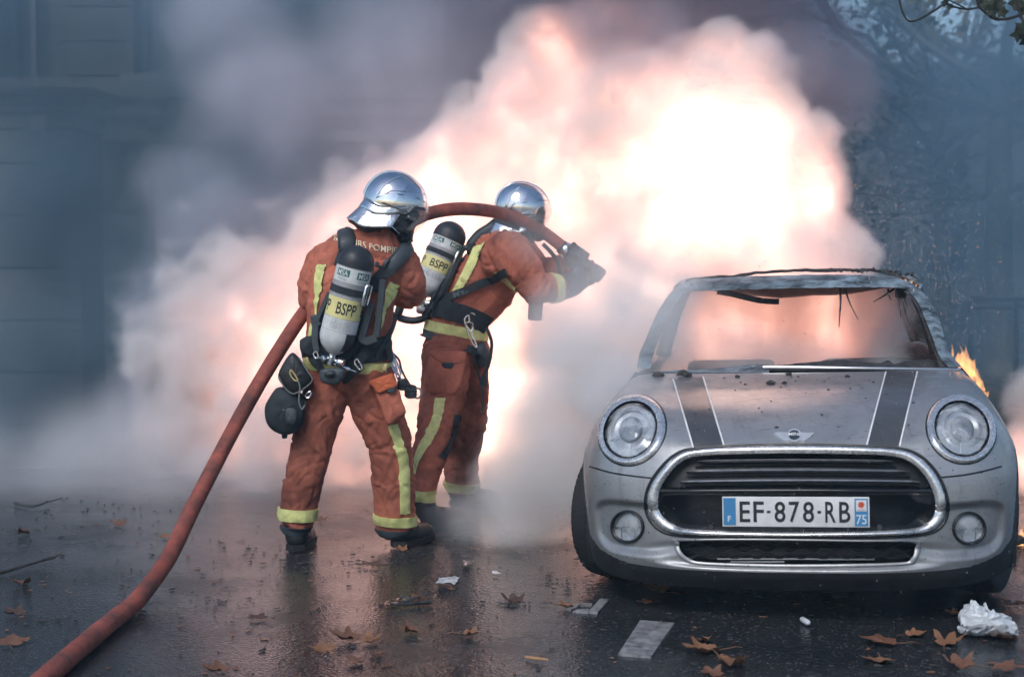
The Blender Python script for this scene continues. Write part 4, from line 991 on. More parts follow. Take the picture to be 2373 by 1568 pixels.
def cylinder_pack(root, p_top, p_bot, r, face, big_txt='PP BSPP', tw=1.0, turn=0.0):
    """breathing-air cylinder from dome p_top to valve neck p_bot; face = direction the lettering looks"""
    p_top, p_bot = Vector(p_top), Vector(p_bot); ax = (p_top - p_bot).normalized(); L_ = (p_top - p_bot).length
    up = (Vector(face) - ax * ax.dot(Vector(face))).normalized(); sd_ = ax.cross(up)
    o = empty('air_cylinder', p_bot); o.parent = root; o.matrix_parent_inverse = Matrix.Translation(-root.location)
    def sec(name, m, prof, lab=None):
        b = MB(); b.lathe(prof, p_bot, ax, 40, up=up); return b.build(name, m, o)
    dome = L_ - r * .95
    h = lambda t: lerp(.16 * L_, dome, t)
    sec('cylinder_base', M_cylw, [(.018, 0), (r * .45, .02 * L_), (r * .8, .075 * L_), (r * .96, .13 * L_), (r, .16 * L_), (r, .225 * L_)])
    sec('cylinder_wall', M_cyl, [(r * .995, .225 * L_), (r * .995, dome)])
    sec('rubber_dome', M_cap, [(r * 1.03, dome - .02), (r * 1.03, dome)] + [(r * 1.03 * math.cos(a), dome + r * .95 * math.sin(a)) for a in (.2, .4, .6, .8, 1.0, 1.2, 1.35, 1.5, 1.57)])
    sec('white_label', M_cylw, [(r * 1.004, h(.74)), (r * 1.004, h(.93))])
    sec('yellow_label', M_cyly, [(r * 1.004, h(.27)), (r * 1.004, h(.53))])
    sec('data_label', M_cylw, [(r * 1.003, h(.10)), (r * 1.003, h(.262))])
    sec('cylinder_strap', M_web, [(r * 1.0, h(.585)), (r * 1.05, h(.585)), (r * 1.05, h(.675)), (r * 1.0, h(.675))])
    # half-worn black paint on the base
    b = MB(); rows = []
    for hh, rr in ((.05, .66), (.075, .81), (.13, .97), (.16, 1.012), (.222, 1.012)):
        rows.append([p_bot + ax * hh * L_ + (up * math.cos(t) + sd_ * math.sin(t)) * r * rr for t in np.linspace(.55 - .25 * hh, 2.9, 14)])
    b.grid(rows); b.build('black_base_paint', M_cap, o)
    def wrap(name, txt, size, w, hh, ang, m, bold=0.0):
        v, f = text_mesh(txt, size, w, bold); q = []
        # letters read left to right for someone facing them
        for p in v:
            a = ang + p.x / r; q.append(p_bot + ax * (hh + p.y) + (up * math.cos(a) + sd_ * math.sin(a)) * (r * 1.012))
        b = MB(); b.add(q, f); return b.build(name, m, o, smooth=False)
    wrap('cylinder_letters', big_txt.split()[-1], (h(.53) - h(.27)) * .60, r * 1.15 * tw, h(.40), turn, M_ink, .012)
    wrap('cylinder_letters', big_txt.split()[-1], (h(.53) - h(.27)) * .60, r * 1.15 * tw, h(.40), turn - 1.62, M_ink, .012)
    wrap('cylinder_letters', big_txt.split()[-1], (h(.53) - h(.27)) * .60, r * 1.15 * tw, h(.40), turn + 1.62, M_ink, .012)
    for a in (turn - .72, turn + .55):
        b = MB(); rows = []
        for hh in (h(.81), h(.90)): rows.append([p_bot + ax * hh + (up * math.cos(t) + sd_ * math.sin(t)) * r * 1.008 for t in np.linspace(a - .42, a + .42, 10)])
        b.grid(rows); b.build('maker_label', M_green, o)
        wrap('maker_letters', 'MSA', (h(.90) - h(.81)) * .78, r * .66, h(.855), a, M_cylw, .012)
        for i, hh in enumerate((.785, .765)): wrap('small_print', 'The Safety Company', .006, r * .62, h(hh), a, M_glet)
    for i in range(5): wrap('small_print', 'max 300 bar 6.8 L respirable air', .0065, r * 1.25, h(.235 - i * .026), turn - .1, M_glet)
    # buckle on the strap
    b = MB(); c = p_bot + ax * h(.63) + (up * math.cos(turn + 1.02) + sd_ * math.sin(turn + 1.02)) * r * 1.12; t_ = (sd_ * math.cos(turn + 1.02) - up * math.sin(turn + 1.02)); ou = (up * math.cos(turn + 1.02) + sd_ * math.sin(turn + 1.02))
    loop = [c + ax * a_ * .045 + t_ * b2 * .030 for a_, b2 in ((-1, -.8), (-.8, -1), (.8, -1), (1, -.8), (1, .8), (.8, 1), (-.8, 1), (-1, .8))]
    b.tube(loop, .0055, 8, closed=True); b.tube([c - ax * .04, c + ax * .04], .004, 6); b.build('strap_buckle', M_steel, o)
    # valve with hand wheel
    b = MB(); b.lathe([(.001, -.055), (.016, -.05), (.018, -.03), (.024, -.028), (.024, -.012), (.017, -.01), (.017, .01)], p_bot, ax, 16); b.build('valve', M_steel, o)
    b = MB(); c = p_bot - ax * .025; b.lathe([(.010, .0), (.010, .03), (.019, .032), (.022, .045), (.019, .062), (.001, .064)], c, (sd_ * .8 + up * .4), 14); b.build('valve_wheel', M_steel, o)
    b = MB(); b.lathe([(.008, .0), (.009, .035), (.014, .037), (.014, .052), (.006, .055), (.006, .085), (.001, .086)], c, (-sd_ * .7 + up * .6), 12); b.build('pressure_fitting', M_steel, o)
    b = MB(); b.lathe([(.007, .0), (.007, .07), (.011, .072), (.011, .09), (.004, .092), (.004, .12), (.001, .121)], c - ax * .015, (sd_ * .98 - ax * .1), 12); b.build('coupling', M_steel, o)
    return o

def helmet(root, c, fwd, s=1.0, roll=0.0, mask=True):
    """silvered helmet with clear visor, neck cloth and breathing mask; c = middle of the head"""
    c = Vector(c); f_ = Vector(fwd).normalized(); lf = Vector((0, 0, 1)).cross(f_).normalized(); up = f_.cross(lf).normalized()
    if roll: q = Matrix.Rotation(roll, 3, f_); lf = q @ lf; up = q @ up
    o = empty('helmet', c); o.parent = root; o.matrix_parent_inverse = Matrix.Translation(-root.location)
    A, B, Hh = .155 * s, .125 * s, .142 * s
    def e(az, el, k=1.0, drop=0.0): # azimuth from the face, elevation
        ce = math.cos(el); x = math.cos(az) * ce; y = math.sin(az) * ce; z = math.sin(el)
        x = math.copysign(abs(x) ** .92, x)
        return c + (f_ * x * A + lf * y * B + up * (z * Hh)) * k - up * drop
    def rim(az): # lower edge: high over the brow, low at the nape
        t = (1 - math.cos(az)) / 2
        return lerp(R(26), R(-32), sstep(.02, .75, t))
    n = 48
    b = MB(); rows = []
    for j in range(15):
        rows.append([e(2 * math.pi * k / n, lerp(rim(2 * math.pi * k / n), R(89.5), j / 14)) for k in range(n)])
    b.grid(rows, closed_u=True); b.build('shell', M_silver, o, sharp=0)
    b = MB(); b.tube([e(2 * math.pi * k / n, rim(2 * math.pi * k / n), 1.005) for k in range(n)], .0045 * s, 6, closed=True); b.build('shell_rim', M_silver, o)
    # crest ridge and side ridge lines
    b = MB(); b.tube([e(0, R(a), 1.004) for a in range(28, 90, 6)] + [e(math.pi, R(a), 1.004) for a in range(88, -30, -6)], .006 * s, 6); b.build('crest_ridge', M_silver, o)
    for sg in (-1, 1):
        b = MB(); b.tube([e(sg * R(a), R(el), 1.008) for a, el in ((30, 52), (60, 40), (90, 22), (110, 4), (118, -14))], .0035 * s, 6); b.build('side_ridge', M_silver, o)
        b = MB(); b.tube([e(sg * R(a), R(el) - .05, 1.003) for a, el in ((12, 40), (35, 38), (60, 32), (90, 16), (112, 0), (124, -18))], .0028 * s, 5); b.build('shell_gap', M_gloss, o)
        b = MB(); b.tube([e(sg * R(a), R(el), 1.02) for a, el in ((118, 44), (122, 24), (124, 4), (126, -14))], .006 * s, 6); b.build('visor_arm', M_silver, o)
    # flared nape and cheek guard
    b = MB(); rows = []
    for t, k, dr in ((0, .99, 0), (.35, .985, .014), (.7, .975, .032), (1, .98, .048)):
        rows.append([e(R(a), rim(R(a)), k, dr * s) for a in np.linspace(58, 302, 30)])
    b.grid(rows); ob = b.build('cheek_guard', M_silver, o, sharp=0); ob.modifiers.new('t', 'SOLIDIFY').thickness = .004
    # neck cloth, hanging in folds over the collar
    b = MB(); rows = []
    for j in range(8):
        t = j / 7; row = []
        for i, a in enumerate(np.linspace(72, 288, 56)):
            wv = .010 * math.sin(i * .75 + 1.2 * math.sin(i * .21)) * t + .006 * mnoise.noise(Vector((i * .3, j * .4, 2)))
            row.append(e(R(a), rim(R(a)), (.90 + .15 * t + wv * 2), (.024 + .10 * t) * s))
        rows.append(row)
    b.grid(rows); ob = b.build('neck_cloth', M_drape, o, sharp=0); ob.modifiers.new('t', 'SOLIDIFY').thickness = .003
    # clear visor swung down in front of the mask
    b = MB(); rows = []
    for j in range(12):
        t = j / 11; rows.append([e(R(a), lerp(R(40), R(-46), t), 1.075 + .05 * math.sin(math.pi * t * .8)) for a in np.linspace(-92, 92, 30)])
    b.grid(rows); b.build('visor', M_visor, o, sharp=0)
    b = MB(); b.tube([e(R(a), R(-46), 1.11) for a in np.linspace(-92, 92, 24)], .0035 * s, 6); b.build('visor_edge', M_silver, o)
    # head and breathing mask inside: one shape each
    mb = MB(); capsule(mb, c - up * .01, .093 * s, c + f_ * .02 - up * .05, .085 * s); capsule(mb, c - up * .04, .06, c - up * .14 - f_ * .03, .06)
    me = remesh(mb, .012, 4); link('head', me, o, M_hood)
    me.polygons.foreach_set('use_smooth', [True] * len(me.polygons))
    mb = MB(); capsule(mb, c + f_ * .055 - up * .005, .082 * s, c + f_ * .075 - up * .055, .074 * s); capsule(mb, c + f_ * .09 - up * .06, .06 * s, c + f_ * .125 - up * .10, .046 * s)
    capsule(mb, c + f_ * .05 - up * .07 + lf * .05, .035 * s, c + f_ * .05 - up * .07 - lf * .06, .035 * s)
    me = remesh(mb, .009, 3); link('mask', me, o, M_gloss); me.polygons.foreach_set('use_smooth', [True] * len(me.polygons))
    b = MB(); q = c + f_ * .125 * s - up * .10 * s; b.lathe([(.03, -.02), (.036, .0), (.036, .026), (.028, .032), (.026, .046), (.001, .048)], q, (f_ - up * .45), 18); b.build('breathing_valve', M_cap, o)
    b = MB(); q = c + f_ * .085 - up * .075; b.lathe([(.03, 0), (.032, .012), (.024, .02), (.001, .022)], q - lf * .055, -lf, 16); b.build('speech_disc', M_cap, o)
    b = MB(); b.tube([e(R(-a), R(el), 1.0) for a, el in ((60, -6), (85, -14), (108, -22))], .009, 6, flat=.4); b.build('mask_strap', M_web, o)
    return o

def boot(root, heel, toe_dir, ankle_top, L_=.29, wd=.052):
    """leather boot standing on the ground"""
    heel = Vector(heel); td = Vector(toe_dir); td.z = 0; td.normalize(); sd_ = Vector((0, 0, 1)).cross(td)
    mb = MB()
    capsule(mb, heel + Vector((0, 0, .062)) + td * .055, .055, heel + td * .12 + Vector((0, 0, .062)), .056); capsule(mb, heel + td * .12 + Vector((0, 0, .055)), .053, heel + td * (L_ - .055) + Vector((0, 0, .046)), .044)
    capsule(mb, heel + td * .06 + Vector((0, 0, .07)), .056, Vector(ankle_top), .058)
    me = remesh(mb, .010, 4); o = link('boot', me, root, M_boot); me.polygons.foreach_set('use_smooth', [True] * len(me.polygons))
    for v in me.vertices: v.co.z = max(v.co.z, .018)
    b = MB(); rows = []
    outl = [(0, .0), (.03, .045), (.10, .050), (.18, .054), (.24, .048), (.285, .022), (.292, 0)]
    ring = [heel + td * x + sd_ * y for x, y in outl] + [heel + td * x - sd_ * y for x, y in outl[-2:0:-1]]
    rows = [[Vector((p.x, p.y, z)) for p in ring] for z in (.002, .03)]
    b.grid(rows, closed_u=True); m = len(ring); b.f += [tuple(range(m))[::-1], tuple(range(m, 2 * m))]; b.m += [0, 0]
    b.build('sole', M_rubber, o)
    return o
def gripping_glove(root, wrist, grip, axis, r=.034, seed=0):
    """gloved hand closed round a bar of radius r lying along axis through grip"""
    wrist, grip = Vector(wrist), Vector(grip); ax = Vector(axis).normalized()
    pd = (wrist - grip); pd = (pd - ax * pd.dot(ax)).normalized(); sd_ = ax.cross(pd)
    mb = MB()
    palm = grip + pd * (r + .022)
    capsule(mb, wrist, .043, palm + pd * .03, .042); capsule(mb, palm - ax * .035, .030, palm + ax * .035, .030)
    for k, ln in zip(range(4), (.9, 1.0, .97, .8)):
        off = ax * (-.042 + .028 * k)
        pts = [grip + off + (pd * math.cos(a) + sd_ * math.sin(a)) * (r + .014) for a in (R(25), R(75), R(125 * ln), R(185 * ln))]
        for i in range(3): capsule(mb, pts[i], .0165 - .001 * i, pts[i + 1], .0155 - .001 * i, 10)
    pts = [grip + ax * .05 + (pd * math.cos(a) + sd_ * math.sin(a)) * (r + .016) for a in (R(0), R(-50), R(-105))]
    capsule(mb, pts[0], .020, pts[1], .0175, 10); capsule(mb, pts[1], .0175, pts[2] - ax * .02, .015, 10)
    me = remesh(mb, .0065, 2, .4); o = link('glove', me, root, M_glove); me.polygons.foreach_set('use_smooth', [True] * len(me.polygons)); return o
def outline_solid(name, pts, d, depth, m, parent, dome=.02, n=4, shift=None):
    """a bag-like solid: outline in survey units at distance d, real depth, rounded faces"""
    q = sp2(pts, n, True); cx = sum(p[0] for p in q) / len(q); cy = sum(p[1] for p in q) / len(q)
    rows = []
    for t, z in ((.02, -dome), (.45, -dome * .9), (.8, -dome * .5), (.96, -dome * .05), (1.0, .15), (1.0, .8), (.93, 1.0), (.6, 1.05), (.02, 1.08)):
        dd = z if z < 0 else z * depth
        rows.append([P(cx + (x - cx) * t, cy + (y - cy) * t, d + dd) + Vector((0, .006 * mnoise.noise(Vector((x * .05, y * .05, t * 3))), 0)) for x, y in q])
    b = MB(); b.grid(rows, closed_u=True); return b.build(name, m, parent, sharp=0)
def wire_loop(name, pts, d, r, m, parent, n=5, closed=True):
    b = MB(); b.tube([P(x, y, d) for x, y in sp2(pts, n, closed)], r, 7, closed=closed); return b.build(name, m, parent)
def caps_from(lst):
    out = []
    for a, b_ in lst: out.append((P(a[0], a[1], a[2]), a[3] / pxm(a[2]), P(b_[0], b_[1], b_[2]), b_[3] / pxm(b_[2])))
    return out
def suit(root, name, caps, mat_, voxel, amp, seed, cut=None, loose=.010):
    mb = MB()
    for c in caps: capsule(mb, *c)
    me = remesh(mb, voxel, 5); fold(me, caps, amp, seed, loose)
    if cut: cut_below(me, *cut)
    o = link(name, me, root, mat_)
    return o, me
def grow(caps, k): return [(a, ra + k, b_, rb + k) for a, ra, b_, rb in caps]
z2 = lambda x, y: (574.5 + x * .3671, 370.6 + y * .3671)
z3 = lambda x, y: (574.5 + x * .3664, 722.7 + y * .3664)
h1 = lambda x, y: (778.3 + x * .13, 389.2 + y * .13)
a2 = lambda x, y: (1093.4 + x * .21274, 407.7 + y * .21274)
b1 = lambda x, y: (676.4 + x * .24815, 518.9 + y * .24815)
k1 = lambda x, y: (593 + x * .17727, 759.8 + y * .17727)
n1 = lambda x, y: (889.5 + x * .15364, 685.7 + y * .15364)

# ================================================================= the firefighter in front, back turned
D1 = 6.96
ff1 = empty('person', (P(800, 1270, 7.0).x, 7.0, 0)); tag(ff1, 'firefighter in rust suit seen from behind, legs apart, hose under the arm', 'person', 'firefighters')
legs1 = caps_from([((765, 880, D1, 60), (745, 950, D1 - .02, 50)), ((745, 950, D1 - .02, 50), (727, 1030, D1, 49)), ((727, 1030, D1, 49), (703, 1110, D1, 47)), ((703, 1110, D1, 47), (688, 1190, D1, 42)), ((688, 1190, D1, 42), (685, 1203, D1, 40)),
                   ((852, 880, D1, 62), (878, 955, D1 + .02, 58)), ((878, 955, D1 + .02, 58), (903, 1030, D1 + .04, 52)), ((903, 1030, D1 + .04, 52), (911, 1110, D1 + .06, 50)), ((911, 1110, D1 + .06, 50), (915, 1190, D1 + .08, 46)), ((915, 1190, D1 + .08, 46), (916, 1205, D1 + .09, 45)),
                   ((770, 865, D1, 62), (845, 862, D1, 64))])
tors1 = caps_from([((772, 835, D1, 66), (842, 832, D1, 66)), ((772, 835, D1, 64), (770, 700, D1 - .02, 58)), ((842, 832, D1, 64), (852, 700, D1 - .02, 60)), ((805, 800, D1, 75), (815, 660, D1 - .03, 80)),
                   ((770, 700, D1 - .02, 58), (768, 622, D1 - .02, 54)), ((852, 700, D1 - .02, 60), (890, 630, D1 - .02, 54)), ((762, 606, D1 - .01, 48), (920, 614, D1 - .01, 50)), ((800, 585, D1 - .01, 50), (880, 575, D1 - .01, 52)), ((870, 572, D1 - .01, 48), (893, 530, D1 + .03, 40))])
arms1 = caps_from([((755, 610, D1, 48), (733, 655, D1 + .02, 43)), ((733, 655, D1 + .02, 43), (728, 690, D1 + .05, 39)), ((728, 690, D1 + .05, 38), (775, 668, D1 + .30, 30)),
                   ((925, 618, D1, 50), (943, 655, D1, 45)), ((943, 655, D1, 44), (946, 676, D1 + .03, 40)), ((946, 676, D1 + .03, 38), (905, 615, D1 + .30, 29))])
body1, me1 = suit(ff1, 'body', legs1 + [(a, ra - .02, b_, rb - .02) for a, ra, b_, rb in tors1], M_suit, .0085, .0145, 3, loose=.007)
jack1, mj1 = suit(ff1, 'jacket', tors1 + arms1, M_suit2, .008, .0115, 5, loose=.005, cut=(P(805, 862, D1), Vector((-.06, 0, -1))))
jack1.modifiers.new('t', 'SOLIDIFY').thickness = .006
g1 = Gear(bvh_of(me1, mj1), D1); g1l = Gear(bvh_of(me1), D1); g1j = Gear(bvh_of(mj1), D1)
# hems and reflective tape
for (x, y, d, w) in ((690, 1189, D1, .056), (915, 1203, D1 + .085, .046)):
    a_ = P(x, y, d); g1l.band('ankle_tape', a_, (.05, 0, 1), w, M_yel, body1)
for (x, y, d) in ((684, 1238, D1), (916, 1244, D1 + .09)):
    a_ = P(x, y - 11, d); g1l.band('trouser_hem', a_, (.03, 0, 1), .036, M_hemg, body1, lift=.012, thick=.02)
g1j.band('waist_tape', P(806, 846, D1), (.06, 0, 1), .052, M_yel, jack1, lift=.011)
g1l.tape('leg_tape', [z3(880, 712), z3(921, 850), z3(950, 955), z3(955, 1100), z3(958, 1275)], [z3(938, 706), z3(986, 850), z3(1010, 950), z3(1016, 1100), z3(1019, 1272)], M_yel, body1)
g1.tape('back_tape', [b1(235, 380), b1(222, 500), b1(216, 620), b1(216, 720), b1(228, 870)], [b1(325, 380), b1(300, 500), b1(275, 620), b1(250, 740), b1(236, 872)], M_yel, jack1)
g1.tape('back_tape', [b1(160, 1045), b1(172, 980), b1(182, 920)], [b1(190, 1045), b1(196, 980), b1(200, 920)], M_yel, jack1, n=4)
g1.tape('back_tape', [b1(905, 535), b1(865, 640), b1(845, 760), b1(775, 820), b1(775, 920), b1(768, 1030)], [b1(996, 570), b1(955, 670), b1(905, 745), b1(862, 830), b1(845, 920), b1(795, 1035)], M_yel, jack1)
# lettering over the shoulder blades
v, f = text_mesh('SAPEURS POMPIERS', 15, 166, .006); q = []
for p in v:
    x = 857 + p.x; y = 571 + .20 * (x - 857) - 5 * ((x - 857) / 89) ** 2 - p.y; hp, hn = g1j.hit(x, y); q.append(hp + hn * .004)
b = MB(); b.add(q, f); b.build('back_lettering', M_wlet, jack1, smooth=False)
# pocket on the right leg
pk = outline_solid('leg_pocket', [k1(1560, 835), k1(1700, 810), k1(1860, 800), k1(1905, 940), k1(1960, 1110), k1(1840, 1200), k1(1720, 1270), k1(1650, 1080)], D1 - .145, .12, M_suit2, body1, .012)
outline_solid('pocket_flap', [k1(1475, 700), k1(1620, 640), k1(1775, 590), k1(1815, 670), k1(1845, 760), k1(1720, 810), k1(1590, 852), k1(1530, 775)], D1 - .165, .10, M_flap, pk, .006)
outline_solid('pocket_tab', [k1(1705, 820), k1(1760, 795), k1(1812, 770), k1(1818, 820), k1(1785, 840), k1(1748, 848)], D1 - .172, .02, M_hemg, pk, .003)
# boots
boot(ff1, (P(680, 1262, 6.90).x, 6.90, 0), (.12, .9, 0), P(684, 1205, D1)); boot(ff1, (P(912, 1256, 6.98).x, 6.99, 0), (.55, .8, 0), P(916, 1210, D1 + .09))
# helmet, looking right towards the fire
helmet(ff1, P(*h1(1060, 620), D1 - .02), (.80, .08, -.62), .95, R(-5))
# harness
har = g1.strap('lumbar_belt', [k1(575, 230), k1(800, 290), k1(1100, 320), k1(1400, 310), k1(1720, 250)], .105, M_web, ff1, lift=.006, thick=.018)
har['label'] = 'wide black lumbar belt of the breathing set'
g1.pad('shoulder_pad', [(797, 516), (801, 535), (804, 556), (800, 584)], .080, .036, M_pad, har, .012)
g1.strap('shoulder_strap', [(800, 575), (794, 600), (786, 620)], .05, M_web, har, lift=.008, thick=.012)
g1.pad('shoulder_pad', [(962, 556), (945, 574), (922, 600), (900, 624)], .070, .036, M_pad, har, .016)
g1.strap('shoulder_strap', [(910, 616), (888, 634), (872, 654), (864, 676)], .055, M_web, har, lift=.016, thick=.012, face=.6)
g1.strap('air_hose', [(905, 606), (890, 616), (872, 622)], .014, M_cap, har, lift=.03, thick=.014)
# back frame of the breathing set
def rail(name, pts, d, w, t, m, parent):
    q = []
    for (a, c_), (b_, e_) in zip(pts[:-1], pts[1:]): q += [P(lerp(a, b_, k / 4), lerp(c_, e_, k / 4), d) for k in range(4)]
    q.append(P(*pts[-1], d)); mb = MB(); mb.strip(q, [Vector((0, -1, .05))] * len(q), w, t); o = mb.build(name, m, parent, sharp=30)
    bv = o.modifiers.new('b', 'BEVEL'); bv.width = .004; bv.segments = 2; return o
for pts, w in (([b1(352, 640), b1(300, 750), b1(235, 905), b1(262, 945)], .018), ([b1(205, 850), b1(222, 960), b1(218, 1100), b1(238, 1200)], .030), ([b1(848, 520), b1(832, 680), b1(800, 980), b1(786, 1060)], .030), ([b1(745, 740), b1(700, 900), b1(660, 1040), b1(640, 1080)], .034), ([b1(640, 1060), b1(700, 1095), b1(790, 1060)], .036)):
    rail('back_frame', pts, 6.765, w, .024, M_pad, har)
outline_solid('back_plate', [b1(330, 700), b1(640, 760), b1(640, 1040), b1(560, 1210), b1(420, 1290), b1(290, 1220), b1(240, 1000)], 6.775, .04, M_web, har, .01)
g1.strap('waist_strap', [(905, 730), (893, 765), (880, 795), (866, 822)], .028, M_web, har, lift=.026, thick=.008)
g1.strap('waist_strap', [(862, 800), (835, 828), (805, 858)], .045, M_web, har, lift=.034, thick=.010)
g1.strap('waist_strap', [(842, 842), (820, 862), (795, 878)], .026, M_web, har, lift=.04, thick=.008)
g1.strap('waist_strap', [(728, 815), (738, 838), (748, 862)], .030, M_web, har, lift=.034, thick=.010)
g1.strap('strap_tail', [(888, 790), (892, 815), (889, 836)], .035, M_web, har, lift=.03, thick=.01)
outline_solid('pack_foot', [(742, 858), (770, 852), (798, 856), (792, 880), (776, 892), (745, 884)], 6.62, .12, M_pad, har, .012)
outline_solid('pack_foot_step', [(752, 862), (773, 858), (776, 872), (756, 874)], 6.60, .05, M_cap, har, .01)
outline_solid('belt_pouch', [(697, 786), (726, 780), (728, 822), (712, 826), (696, 812)], 6.80, .10, M_web, ff1, .015)
for pts in ([(822, 835), (828, 832), (836, 846), (838, 853), (832, 855), (823, 843)], [(726, 820), (733, 814), (737, 826), (731, 830)]): wire_loop('strap_ring', pts, 6.72, .004, M_steel, har)
cyl1 = cylinder_pack(ff1, P(834, 570, 6.70), P(771, 820, 6.73), .0795, (.10, -1, .0), turn=.14)
# gear hung on the belt
bag = outline_solid('hip_bag', [k1(300, 770), k1(180, 900), k1(112, 1060), k1(160, 1280), k1(360, 1395), k1(580, 1310), k1(640, 1000), k1(560, 820)], 6.80, .14, M_web, ff1, .035)
bag['label'] = 'black hip bag with grey piped lid'
lid = outline_solid('bag_lid', [k1(440, 340), k1(540, 360), k1(660, 540), k1(735, 690), k1(560, 830), k1(480, 860), k1(360, 760), k1(288, 610)], 6.755, .15, M_boot, bag, .018)
wire_loop('lid_piping', [k1(560, 385), k1(660, 545), k1(733, 690), k1(560, 830), k1(470, 855), k1(370, 770), k1(290, 620)], 6.748, .0032, M_cord, lid, closed=False)
outline_solid('bag_tongue', [k1(390, 1060), k1(520, 1060), k1(540, 1200), k1(480, 1260), k1(400, 1230)], 6.755, .02, M_pad, bag, .008)
wire_loop('bag_cord', [k1(455, 545), k1(445, 600), k1(500, 680), k1(545, 680), k1(500, 600), k1(460, 550)], 6.735, .004, M_tan, bag)
wire_loop('bag_cord', [k1(545, 680), k1(575, 780), k1(560, 950), k1(600, 1060), k1(640, 1000)], 6.735, .004, M_cord, bag, closed=False)
wire_loop('carabiner', [k1(700, 830), k1(650, 880), k1(660, 910), k1(700, 900), k1(720, 850)], 6.76, .004, M_steel, bag)
outline_solid('bag_strap_end', [k1(345, 1380), k1(405, 1370), k1(405, 1436), k1(342, 1438)], 6.84, .01, M_web, bag, .003)
outline_solid('tan_tab', [k1(565, 970), k1(660, 955), k1(600, 1130), k1(555, 1125)], 6.86, .012, M_tan, ff1, .004)
for pts in ([k1(1740, 290), k1(1760, 420), k1(1850, 590), k1(1890, 590), k1(1840, 450), k1(1770, 310)], [k1(1725, 300), k1(1745, 440), k1(1810, 570), k1(1850, 600), k1(1830, 500), k1(1760, 340)]): wire_loop('carabiner', pts, 6.92, .0048, M_steel, ff1)
wire_loop('carabiner_link', [k1(1830, 590), k1(1850, 660), k1(1890, 690), k1(1885, 640)], 6.92, .004, M_steel, ff1)
wire_loop('safety_cord', [k1(1790, 330), k1(1870, 420), k1(1900, 540), k1(1960, 660), k1(2030, 770)], 6.93, .005, M_web, ff1, closed=False)
wire_loop('safety_cord', [k1(1860, 640), k1(1900, 700), k1(1960, 770), k1(2020, 800)], 6.92, .006, M_web, ff1, closed=False)
for c_, s_ in ((k1(1915, 738), .022), (k1(2022, 830), .026)):
    b = MB(); p = P(*c_, 6.92)
    for i in range(3):
        b.tube([p + Vector((math.cos(t) * s_ * .8, math.sin(t) * s_ * .6, (i - 1) * s_ * .55 + .3 * s_ * math.sin(t))) for t in np.linspace(0, 2 * math.pi, 14)[:-1]], s_ * .38, 6, closed=True)
    b.build('cord_knot', M_web, ff1)
wire_loop('cord_loop', [k1(2060, 800), k1(2130, 790), k1(2165, 850), k1(2120, 915), k1(2050, 880)], 6.92, .0048, M_cord, ff1)
for pts in ([k1(640, 400), k1(680, 380), k1(700, 470), k1(690, 490), k1(660, 440)], [k1(1665, 480), k1(1720, 470), k1(1700, 580), k1(1680, 540), k1(1655, 580)]): outline_solid('tan_clip', pts, 6.78, .012, M_tan, ff1, .004, n=3)
gripping_glove(ff1, P(775, 668, D1 + .30), P(795, 630, D1 + .34), (.6, .05, .6)); gripping_glove(ff1, P(905, 615, D1 + .30), P(892, 560, D1 + .34), (.8, 0, .35))

# ================================================================= the firefighter with the nozzle
D2 = 7.82
ff2 = empty('person', (P(1040, 1200, 7.8).x, 7.8, 0)); tag(ff2, 'firefighter in rust suit leaning towards the fire with the hose on the shoulder', 'person', 'firefighters')
legs2 = caps_from([((1035, 830, 7.72, 58), (1028, 905, 7.66, 54)), ((1028, 905, 7.66, 54), (1012, 985, 7.58, 48)), ((1012, 985, 7.58, 46), (990, 1075, 7.50, 38)), ((990, 1075, 7.50, 38), (976, 1140, 7.46, 31)), ((976, 1140, 7.46, 31), (976, 1150, 7.46, 30)),
                   ((1072, 835, 7.92, 58), (1082, 900, 7.96, 52)), ((1082, 900, 7.96, 52), (1082, 970, 8.0, 47)), ((1082, 970, 8.0, 46), (1070, 1050, 8.08, 42)), ((1070, 1050, 8.08, 42), (1069, 1105, 8.16, 40)), ((1069, 1105, 8.16, 40), (1069, 1115, 8.18, 40)),
                   ((1040, 815, 7.78, 60), (1078, 818, 7.88, 56))])
tors2 = caps_from([((1042, 790, D2, 62), (1070, 800, D2, 58)), ((1042, 780, D2, 60), (1052, 735, D2, 60)), ((1070, 790, D2, 56), (1075, 735, D2, 56)), ((1052, 735, D2, 58), (1100, 660, D2, 62)), ((1078, 735, D2, 54), (1138, 668, D2, 58)), ((1100, 660, D2, 62), (1148, 600, D2, 62)), ((1138, 668, D2, 56), (1170, 615, D2, 58)),
                   ((1165, 596, D2 - .16, 54), (1180, 600, D2 + .14, 54)), ((1150, 600, D2, 60), (1180, 560, D2, 48)), ((1178, 560, D2, 46), (1196, 515, D2, 36))])
arms2 = caps_from([((1178, 590, D2 - .18, 56), (1212, 628, D2 - .26, 47)), ((1212, 628, D2 - .26, 46), (1240, 665, D2 - .26, 39)), ((1240, 665, D2 - .26, 38), (1292, 668, D2 - .17, 30)), ((1292, 668, D2 - .17, 27), (1310, 665, D2 - .14, 26)),
                   ((1190, 585, D2 + .18, 50), (1255, 640, D2 + .22, 38)), ((1255, 640, D2 + .22, 36), (1322, 606, D2 + .10, 26))])
body2, me2 = suit(ff2, 'body', legs2 + [(a, ra - .025, b_, rb - .025) for a, ra, b_, rb in tors2], M_suit, .0085, .015, 9, loose=.007)
hem_n = Vector((.30, 0, 0)) ; hem_n = (P(*n1(560, 560), D2) - P(*n1(1280, 790), D2)); hem_n = Vector((hem_n.z, 0, -hem_n.x)).normalized()
if hem_n.z > 0: hem_n = -hem_n
hem_c = (P(*n1(560, 590), D2) + P(*n1(1280, 800), D2)) / 2
